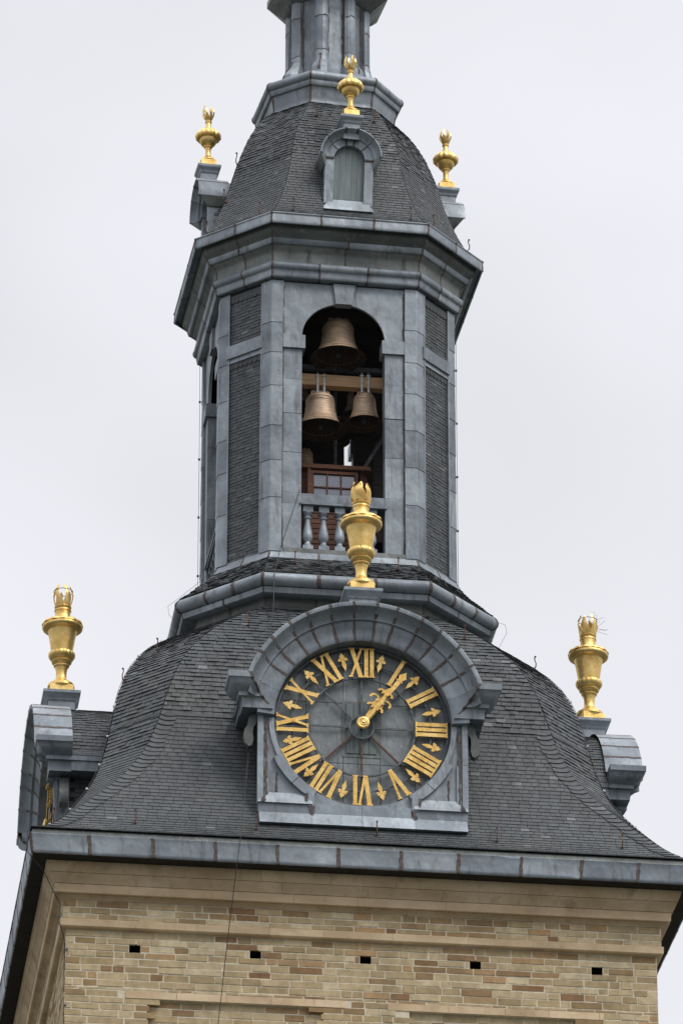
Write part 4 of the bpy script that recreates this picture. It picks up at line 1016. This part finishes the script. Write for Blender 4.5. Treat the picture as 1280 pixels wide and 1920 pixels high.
    hand('minute_hand', 37.5, [[(u*1.25, v*.975) for u, v in p] for p in minute], -.135)
    m = MB(); m.M = Matrix.Translation((0, -.15, 0)) @ Matrix.Rotation(PI/2, 4, 'X')
    m.lathe([(.097, -.04), (.10, .0), (.075, .012), (.06, .008), (.045, .02), (.03, .018), (.015, .03), (0, .031)], 20, lob=lambda a, z: 1+.03*math.cos(8*a)); m.build('hub_rosette', GOLD, C, 40, twist=False)
    m = MB(); m.tube([(0, -.12, 0), (0, .30, 0)], .028, 10); m.build('arbor', RUST, C, twist=False)
    return C
C0 = make_clock('black iron skeleton clock with gilded roman numerals facing the viewer above the tan cornice')
C1 = copy_tree(C0); C1.location = (-4.42, 0, CZ0+.005); C1.rotation_euler = (0, 0, -PI/2)
C1['label'] = 'clock face seen almost edge-on as a gold sliver in the dark side dormer'

# ================================================================ GILDED URNS
def flames(parent, n, r0, z0, h, rmax, wd, mat, lean=.0, broken=0):
    for i in range(n):
        a = 2*PI*i/n+.35; m = MB(); hh = h*random.uniform(.82, 1.05); ph = random.uniform(0, 2); K = 9; vs = []
        for j in range(K+1):
            t = j/K; rr = r0+(rmax-r0)*math.sin(min(t*1.35, 1)*PI/2)-(rmax*.32)*max(0, t-.55)/.45*(1 if not lean else -lean)
            aa = a+.16*math.sin(t*5+ph); ww = wd*(1-t)**.55*(1+.15*math.sin(t*8+ph))+.003
            c_ = Vector((rr*math.cos(aa), rr*math.sin(aa), z0+hh*t)); tn = Vector((-math.sin(aa), math.cos(aa), 0)); o = Vector((math.cos(aa), math.sin(aa), 0))
            vs += [c_-tn*ww-o*.004, c_+o*.010, c_+tn*ww-o*.004, c_-o*.014]
        fs = [(4*j+i_, 4*j+(i_+1) % 4, 4*(j+1)+(i_+1) % 4, 4*(j+1)+i_) for j in range(K) for i_ in range(4)]+[(3, 2, 1, 0), tuple(4*K+q for q in range(4))]
        m.add(vs, fs); m.build('flame', mat, parent, 60, twist=False)
def big_urn(label, fw=.062, seed=1):
    random.seed(seed)
    u = thing('gilded_urn', label, 'urn', (0, -4.36, 4.578), 0, 'large gilded urns on the clock dormers')
    m = MB(); m.box(-.19, .19, -.19, .19, 0, .145); m.build('plinth', GOLD, u, twist=False)
    m = MB(); pf = [(.195, .12), (.222, .155), (.218, .195), (.185, .225), (.15, .245), (.14, .262), (.105, .285), (.088, .33), (.086, .39), (.092, .45), (.107, .50), (.112, .515), (.128, .525), (.13, .54), (.118, .552), (.13, .565), (.160, .585), (.168, .61), (.155, .635)]
    m.lathe(pf, 32); m.build('foot', GOLD, u, 40, twist=False)
    m = MB(); m.lathe([(.15, .63), (.185, .655), (.212, .70), (.214, .735), (.205, .758), (.178, .768)], 96, lob=lambda a, z: 1+.045*abs(math.sin(9*a))*(1 if .64 < z < .765 else 0)); m.build('gadroon_cup', GOLD, u, 50, twist=False)
    m = MB(); m.lathe([(.172, .755), (.178, .80), (.205, .97), (.232, 1.12), (.24, 1.145), (.265, 1.155), (.30, 1.165), (.325, 1.185), (.335, 1.21), (.328, 1.235), (.31, 1.243)], 36); m.build('vessel', GOLD, u, 40, twist=False)
    m = MB(); m.lathe([(.31, 1.238), (.325, 1.252), (.315, 1.285), (.27, 1.305), (.20, 1.325), (.155, 1.34), (.132, 1.37), (.125, 1.45), (.128, 1.50)], 96, lob=lambda a, z: 1+(.05*abs(math.cos(6*a)) if 1.24 < z < 1.31 else 0)); m.build('lid', GOLD, u, 50, twist=False)
    m = MB(); m.lathe([(.125, 1.49), (.14, 1.505), (.138, 1.53), (.124, 1.54), (.138, 1.555), (.142, 1.58), (.125, 1.60), (.11, 1.605), (.13, 1.64), (.12, 1.645), (.0, 1.60)], 28); m.build('collar', GOLD, u, 40, twist=False)
    flames(u, 6, .12, 1.60, .36, .165, fw, GOLD)
    m = MB(); m.tube([(.158*math.cos(a), .158*math.sin(a), 1.86) for a in [2*PI*i/16 for i in range(17)]], .006, 5); m.build('flame_band', RUST, u, twist=False)
    return u
U0 = big_urn('large gilded urn directly above the arch of the front clock', .088, 5)
random.seed(3)
U0.scale = (1, 1, 1.02)
U1 = big_urn('', .060, 9); U1.scale = (1, 1, 1.02); U1.location = (-4.36, 0, 4.578); U1.rotation_euler = (0, 0, -PI/2); U1['label'] = 'large gilded urn standing beside the grey vaulted dormer, left of the bell-shaped roof'
U2 = big_urn('', .066, 12); U2.scale = (1, 1, 1.02); U2.location = (4.36, 0, 4.578); U2.rotation_euler = (0, 0, PI/2+.25); U2['label'] = 'large gilded urn with twigs of a nest in its flames, right of the bell-shaped roof'
def small_urn(label):
    u = thing('gilded_flame_vase', label, 'urn', (0, 0, 0), 0, 'small gilded urns round the upper dome')
    m = MB(); m.box(-.128, .128, -.128, .128, 0, .125); m.build('plinth', GOLD, u, twist=False)
    m = MB(); m.lathe([(.12, .12), (.135, .14), (.125, .165), (.095, .19), (.062, .225), (.047, .27), (.044, .33), (.05, .38), (.057, .40), (.072, .405), (.074, .42), (.06, .43)], 24); m.build('foot', GOLD, u, 40, twist=False)
    m = MB(); m.lathe([(.058, .425), (.11, .45), (.142, .50), (.15, .55), (.152, .565)], 28); m.build('cup', GOLD, u, 40, twist=False)
    m = MB(); m.lathe([(.145, .555), (.185, .56), (.203, .59), (.195, .635), (.165, .68), (.12, .72), (.075, .745), (.055, .76)], 96, lob=lambda a, z: 1+.10*abs(math.sin(7*a))*(1 if z < .73 else 0)); m.build('gadroon_bulb', GOLD, u, 50, twist=False)
    m = MB(); m.lathe([(.056, .755), (.045, .79), (.042, .86), (.055, .87), (.058, .89), (.045, .90), (.05, .92), (.07, .94), (.05, .945), (0, .92)], 20); m.build('neck', GOLD, u, 40, twist=False)
    flames(u, 8, .05, .925, .24, .108, .027, GOLD)
    return u
V0 = small_urn('small gilded flame vase above the arched shutter lucarne, in front of the dark slate dome')
def place_small(o, k):
    p = tw(sidemat(k) @ Vector((0, -2.08, 14.602))); o.location = p; o.rotation_euler = (0, 0, k*PI/2+D2R(3.7))
V0.scale = (1.02, 1.02, 1.06)
V1 = copy_tree(V0); V1['label'] = 'small gilded flame vase against the sky left of the upper dome'
V2 = copy_tree(V0); V2['label'] = 'small gilded flame vase against the sky right of the upper dome'
place_small(V0, 0); place_small(V1, 3); place_small(V2, 1)
# twigs in the right urn
random.seed(11)
NEST = thing('twig_nest', 'thin dry twigs and wire sticking out of the flames of the right-hand big gold urn', 'nest', (4.36, 0, 6.27))
for q in range(9):
    m = MB(); a = random.uniform(-1.2, .8); p = Vector((0, 0, random.uniform(-.05, .1))); d = Vector((math.cos(a), math.sin(a)*.6, random.uniform(-.1, 1.2))).normalized(); pts = [p]
    for j in range(7): d = (d+Vector((random.uniform(-.35, .35), random.uniform(-.3, .3), random.uniform(-.35, .3)))).normalized(); p = p+d*.055; pts.append(p.copy())
    m.tube(pts, .0025, 4); m.build('twig', TWIG, NEST, twist=False)
m = MB(); m.lathe([(.02, -.1), (.09, -.08), (.11, -.03), (.06, .02), (0, 0)], 10, lob=lambda a, z: 1+.2*math.sin(5*a+z*40)); m.build('nest_clump', TWIG, NEST, twist=False)

# ================================================================ BELLS
def bell_prof(D, Hh):
    r = D/2
    return [(r*.02, Hh*1.0), (r*.36, Hh*.995), (r*.48, Hh*.965), (r*.535, Hh*.90), (r*.545, Hh*.86), (r*.565, Hh*.855), (r*.565, Hh*.845), (r*.55, Hh*.84), (r*.555, Hh*.78), (r*.575, Hh*.775), (r*.575, Hh*.765), (r*.56, Hh*.76), (r*.575, Hh*.66), (r*.60, Hh*.5), (r*.645, Hh*.36), (r*.70, Hh*.25), (r*.72, Hh*.235), (r*.715, Hh*.225), (r*.79, Hh*.14), (r*.80, Hh*.13), (r*.79, Hh*.12), (r*.90, Hh*.045), (r, 0)]
def make_bell(label, D, Hh, loc, straps=True, group='bronze carillon bells', rz=0):
    b = thing('bell', label, 'bell', loc, rz, group)
    m = MB(); m.lathe(bell_prof(D, Hh), 40, cap=False); m.build('bell_body', BRONZE, b, 35, twist=False)
    r = D/2; m = MB(); m.lathe([(r, -.001), (r*.985, -.008), (r*.94, 0), (r*.85, Hh*.06), (r*.62, Hh*.3), (r*.52, Hh*.7), (r*.4, Hh*.93), (0, Hh*.95)][::-1], 32, cap=False); m.build('bell_lining', BRONZE_D, b, 35, twist=False)
    m = MB()
    for sg in (-1, 1):
        m.tube([(sg*r*.1, 0, Hh), (sg*r*.22, 0, Hh*1.02), (sg*r*.34, 0, Hh*1.07), (sg*r*.33, 0, Hh*1.13), (sg*r*.22, 0, Hh*1.14), (sg*r*.18, 0, Hh*1.10)], r*.05, 6)
    m.tube([(0, 0, Hh*.98), (0, 0, Hh*1.14)], r*.12, 8); m.build('bell_crown', BRONZE, b, 50, twist=False)
    m = MB(); m.tube([(0, 0, Hh*.9), (0, .01, Hh*.12)], [.012, .016], 6); m.lathe([(.0, -.05), (.04, -.03), (.05, 0), (.04, .035), (.015, .06)], 12, (0, .01, Hh*.10)); m.build('clapper', IRON, b, 40, twist=False)
    if straps:
        for sg in (-1, 1):
            m = MB(); x = sg*.055; m.box(x-.018, x+.018, -.105, -.092, Hh*1.04, Hh*1.04+.30); m.box(x-.035, x+.035, -.115, -.08, Hh*1.04+.30, Hh*1.04+.318); m.tube([(x, -.099, Hh*1.04+.31), (x, -.099, Hh*1.04+.36)], .010, 6); m.box(x-.02, x+.02, -.105, 0, Hh*1.03, Hh*1.045)
            m.build('strap', STEEL, b, twist=False)
    return b
BY = -1.2
make_bell('largest bronze bell alone under the arch, above the wooden beam', .93, .66, (.02, BY-.12, 10.43), False)
make_bell('bronze bell strapped under the left end of the wooden beam', .86, .63, (-.262, BY, 9.13))
make_bell('smallest front bronze bell strapped under the right end of the wooden beam', .66, .52, (.475, BY, 9.29))
BM = thing('bell_beam', 'thick tan timber beam across the opening carrying two bells', 'beam', (0, BY, 10.03))
m = MB(); m.box(-1.15, 1.15, -.085, .085, -.10, .10, .9); m.build('beam_timber', BEAM, BM, twist=False)
FR = thing('bell_scaffolding', 'dark steel and timber scaffolding behind the front bells inside the belfry', 'scaffolding', (0, 0, 6.45))
for nm, a, b, w_ in (('frame_post', (-.95, -.4, 0), (-.95, -.4, 5), .14), ('frame_post', (.95, -.4, 0), (.95, -.4, 5), .14), ('frame_post', (.10, -.35, 2.2), (.10, -.35, 4.9), .05), ('frame_post', (.62, .1, 0), (.62, .1, 5), .30),
                     ('frame_post', (-.70, .5, 0), (-.70, .5, 5), .5), ('frame_girder', (-1.5, -.9, 4.0), (1.5, -.9, 4.0), .08), ('frame_girder', (-1.5, 0, 3.35), (1.5, 0, 3.35), .25), ('frame_girder', (-1.5, .6, 4.2), (1.5, .6, 4.2), .3), ('frame_girder', (-1.5, 1.1, 4.55), (1.5, 1.1, 4.55), .25), ('frame_brace', (.42, -.9, 2.0), (1.0, -.9, 3.1), .05), ('frame_girder', (-1.5, -.5, 4.85), (1.5, -.5, 4.85), .16)):
    m = MB(); m.bar(a, b, w_, w_, .4, (0, 1, 0)); m.build(nm, IRON if w_ < .1 else DARKW, FR, twist=False)
for i, (x, y, z, D, lb) in enumerate(((-.42, -.35, 8.75, .50, 'small dark bronze bell low behind the left front bell'), (.17, .3, 9.72, .52, 'small dark bronze bell seen just left of the bright gap to the sky'),
                                (-.45, .3, 10.3, .6, 'dark bronze bell in shade behind the left of the biggest bell'), (.55, .3, 10.2, .6, 'dark bronze bell in shade behind the right of the biggest bell'))):
    make_bell(lb, D, D*.8, (x, y, z), False)
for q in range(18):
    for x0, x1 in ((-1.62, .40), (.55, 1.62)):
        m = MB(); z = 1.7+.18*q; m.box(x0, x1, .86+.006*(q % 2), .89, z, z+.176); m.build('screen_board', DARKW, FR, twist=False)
# keyboard cabin
CB = thing('carillon_cabin', 'red-brown wooden cabin with small-paned window behind the balusters', 'cabin', (0, -1.05, 6.45))
m = MB(); m.add([(-.58, .12, 0), (-.45, 0, 0), (.42, 0, 0), (.55, .12, 0), (.55, 1.2, 0), (-.58, 1.2, 0), (-.58, .12, 2.02), (-.45, 0, 2.02), (.42, 0, 2.02), (.55, .12, 2.02), (.55, 1.2, 2.02), (-.58, 1.2, 2.02)],
    [(0, 1, 7, 6), (2, 3, 9, 8), (3, 4, 10, 9), (5, 0, 6, 11), (6, 7, 8, 9, 10, 11)], .3)
m.build('cabin_body', CABIN, CB, twist=False)
m = MB(); m.poly([(-.60, 2.02), (.60, 2.02), (.58, 2.09), (-.58, 2.09)], -.07, .6, .9); m.build('cabin_ledge', CABIN, CB, twist=False)
for q in range(15):
    m = MB(); z = .0+.093*q; m.hexa([(-.45, -.012, z), (.42, -.012, z), (.42, .03, z), (-.45, .03, z), (-.45, -.002, z+.09), (.42, -.002, z+.09), (.42, .03, z+.09), (-.45, .03, z+.09)]); m.build('cladding_board', CABIN, CB, twist=False)
m = MB(); m.box(-.455, -.405, -.05, .02, 0, 2.02, .9); m.build('corner_post', BEAM if False else CABIN, CB, twist=False)
m = MB(); wx0, wx1, wz0, wz1 = -.36, .33, 1.44, 1.93
m.box(wx0-.05, wx0, -.045, .02, wz0-.04, wz1+.05, .8); m.box(wx1, wx1+.05, -.045, .02, wz0-.04, wz1+.05, .8); m.box(wx0, wx1, -.044, .02, wz1, wz1+.05, .7); m.box(wx0, wx1, -.044, .02, wz0-.04, wz0, .7)
wn = m.build('window_frame', CABIN, CB, twist=False)
for q in range(1, 3): m = MB(); x = wx0+(wx1-wx0)*q/3; m.box(x-.012, x+.012, -.035, .01, wz0, wz1, .7); m.build('glazing_bar', CABIN, wn, twist=False)
m = MB(); m.box(wx0, wx1, -.033, .008, (wz0+wz1)/2-.01, (wz0+wz1)/2+.01, .7); m.build('glazing_bar', CABIN, wn, twist=False)
for i in range(3):
    for j in range(2):
        x0 = wx0+(wx1-wx0)*i/3+.012; x1 = wx0+(wx1-wx0)*(i+1)/3-.012; z0 = wz0+(wz1-wz0)*j/2+.01; z1 = wz0+(wz1-wz0)*(j+1)/2-.01
        m = MB(); m.box(x0, x1, -.006, -.001, z0, z1); m.build('pane', GLASS, wn, twist=False)
# bird netting
NT = thing('bird_net', 'fine square wire bird net stretched across the front belfry arch', 'net', (0, -1.85, 6.54))
m = MB(); sp = .033; wd = .0008
nx_ = int(OW/sp)
for q in range(-nx_, nx_+1):
    x = q*sp; zt = SPR+RISE*math.sqrt(max(0, 1-(x/OW)**2))-6.54; m.tube([(x, 0, 0), (x, 0, zt)], wd, 3, .5)
z = sp
while z < SPR+RISE-6.54:
    xx = OW if z+6.54 < SPR else OW*math.sqrt(max(0, 1-((z+6.54-SPR)/RISE)**2)); m.tube([(-xx, .002, z), (xx, .002, z)], wd, 3, .5); z += sp
m.build('net_mesh', CABLE, NT, twist=False, kind='stuff'); 

# ================================================================ CABLES
def cable(name, label, pts, r=.0045, clips=(), clipmat=None, mat=CABLE):
    o = thing(name, label, 'cable', pts[0]); L = Vector(pts[0])
    m = MB(); m.tube([Vector(p)-L for p in pts], r, 5, .5); m.build('wire', mat, o, twist=False)
    for c in clips:
        c = Vector(c)-L; m = MB(); m.box(c.x-.018, c.x+.018, c.y-.016, c.y+.016, c.z-.012, c.z+.015); m.build('clip', clipmat or STEEL, o, twist=False)
    return o
cable('lightning_cable', 'thin black cable hanging down the front from the balustrade past the tan wall', [(-.70, -2.02, 7.58), (-.76, -2.06, 7.35), (-1.02, -2.09, 6.45), (-1.18, -2.68, 5.7), (-1.25, -3.2, 4.75), (-1.72, -4.25, 2.1), (-1.95, -5.17, .0), (-2.0, -5.18, -.4), (-2.1, -4.75, -1.6), (-2.27, -4.62, -3.5)], .0065)
hp = [tuple(Vector((-H-.03, -w_-.0, z))) for z, w_, H in ltab[4:-4:3]]
cable('lightning_cable', 'thin conductor with pale clips along the left hip of the bell-shaped roof', hp, .0045, [hp[i] for i in range(1, len(hp), 2)], STEEL)
hp = [tuple(Vector((H+.03, -w_, z))) for z, w_, H in ltab[4:-4:3]]
cable('lightning_cable', 'thin conductor with pale clips along the right hip of the bell-shaped roof', hp, .0045, [hp[i] for i in range(1, len(hp), 3)], STEEL)
L_ = [tuple(tw((-2.03, -1.22+0*z, z))) for z in (6.4, 7.5, 8.6, 9.7, 10.8, 11.5)]
L_ = [tuple(tw((-2.01, 1.24, z))) for z in (6.4, 7.5, 8.6, 9.7, 10.8, 11.5)]
cable('lightning_cable', 'thin conductor down the far left edge of the belfry against the sky', L_, .004, L_[1:-1], IRON)
L_ = [tuple(tw((2.0, -1.23, z))) for z in (6.4, 7.4, 8.4, 9.4, 10.4, 11.4)]
cable('lightning_cable', 'thin conductor down the right edge of the belfry against the sky', L_, .004, L_[1:-1], IRON)
cable('lightning_cable', 'thin cable looping off the right end of the rolled skirt', [tuple(tw(p)) for p in ((2.66, -1.30, 5.72), (2.76, -1.36, 5.66), (2.78, -1.38, 5.5), (2.68, -1.42, 5.3), (2.6, -1.5, 5.12))], .003)
cable('lightning_cable', 'thin cable looping off the left end of the rolled skirt', [tuple(tw(p)) for p in ((-2.1, -1.3, 6.3), (-2.66, -1.27, 5.78), (-2.75, -1.30, 5.7), (-2.74, -1.3, 5.55), (-2.55, -1.35, 5.3))], .003)
cable('lightning_cable', 'black cable clipped to the left corner of the tan wall under the gutter', [(-5.17, -5.0, .0), (-5.16, -5.12, -.4), (-4.9, -4.9, -.6), (-4.74, -4.74, -.85), (-4.62, -4.62, -1.0), (-4.63, -4.63, -1.3), (-4.53, -4.45, -1.5), (-4.51, -4.54, -3.4)], .007, [(-4.74, -4.74, -.86), (-4.62, -4.62, -1.2), (-4.50, -4.53, -1.7), (-4.5, -4.53, -2.6)], IRON)
bpy.context.view_layer.update()
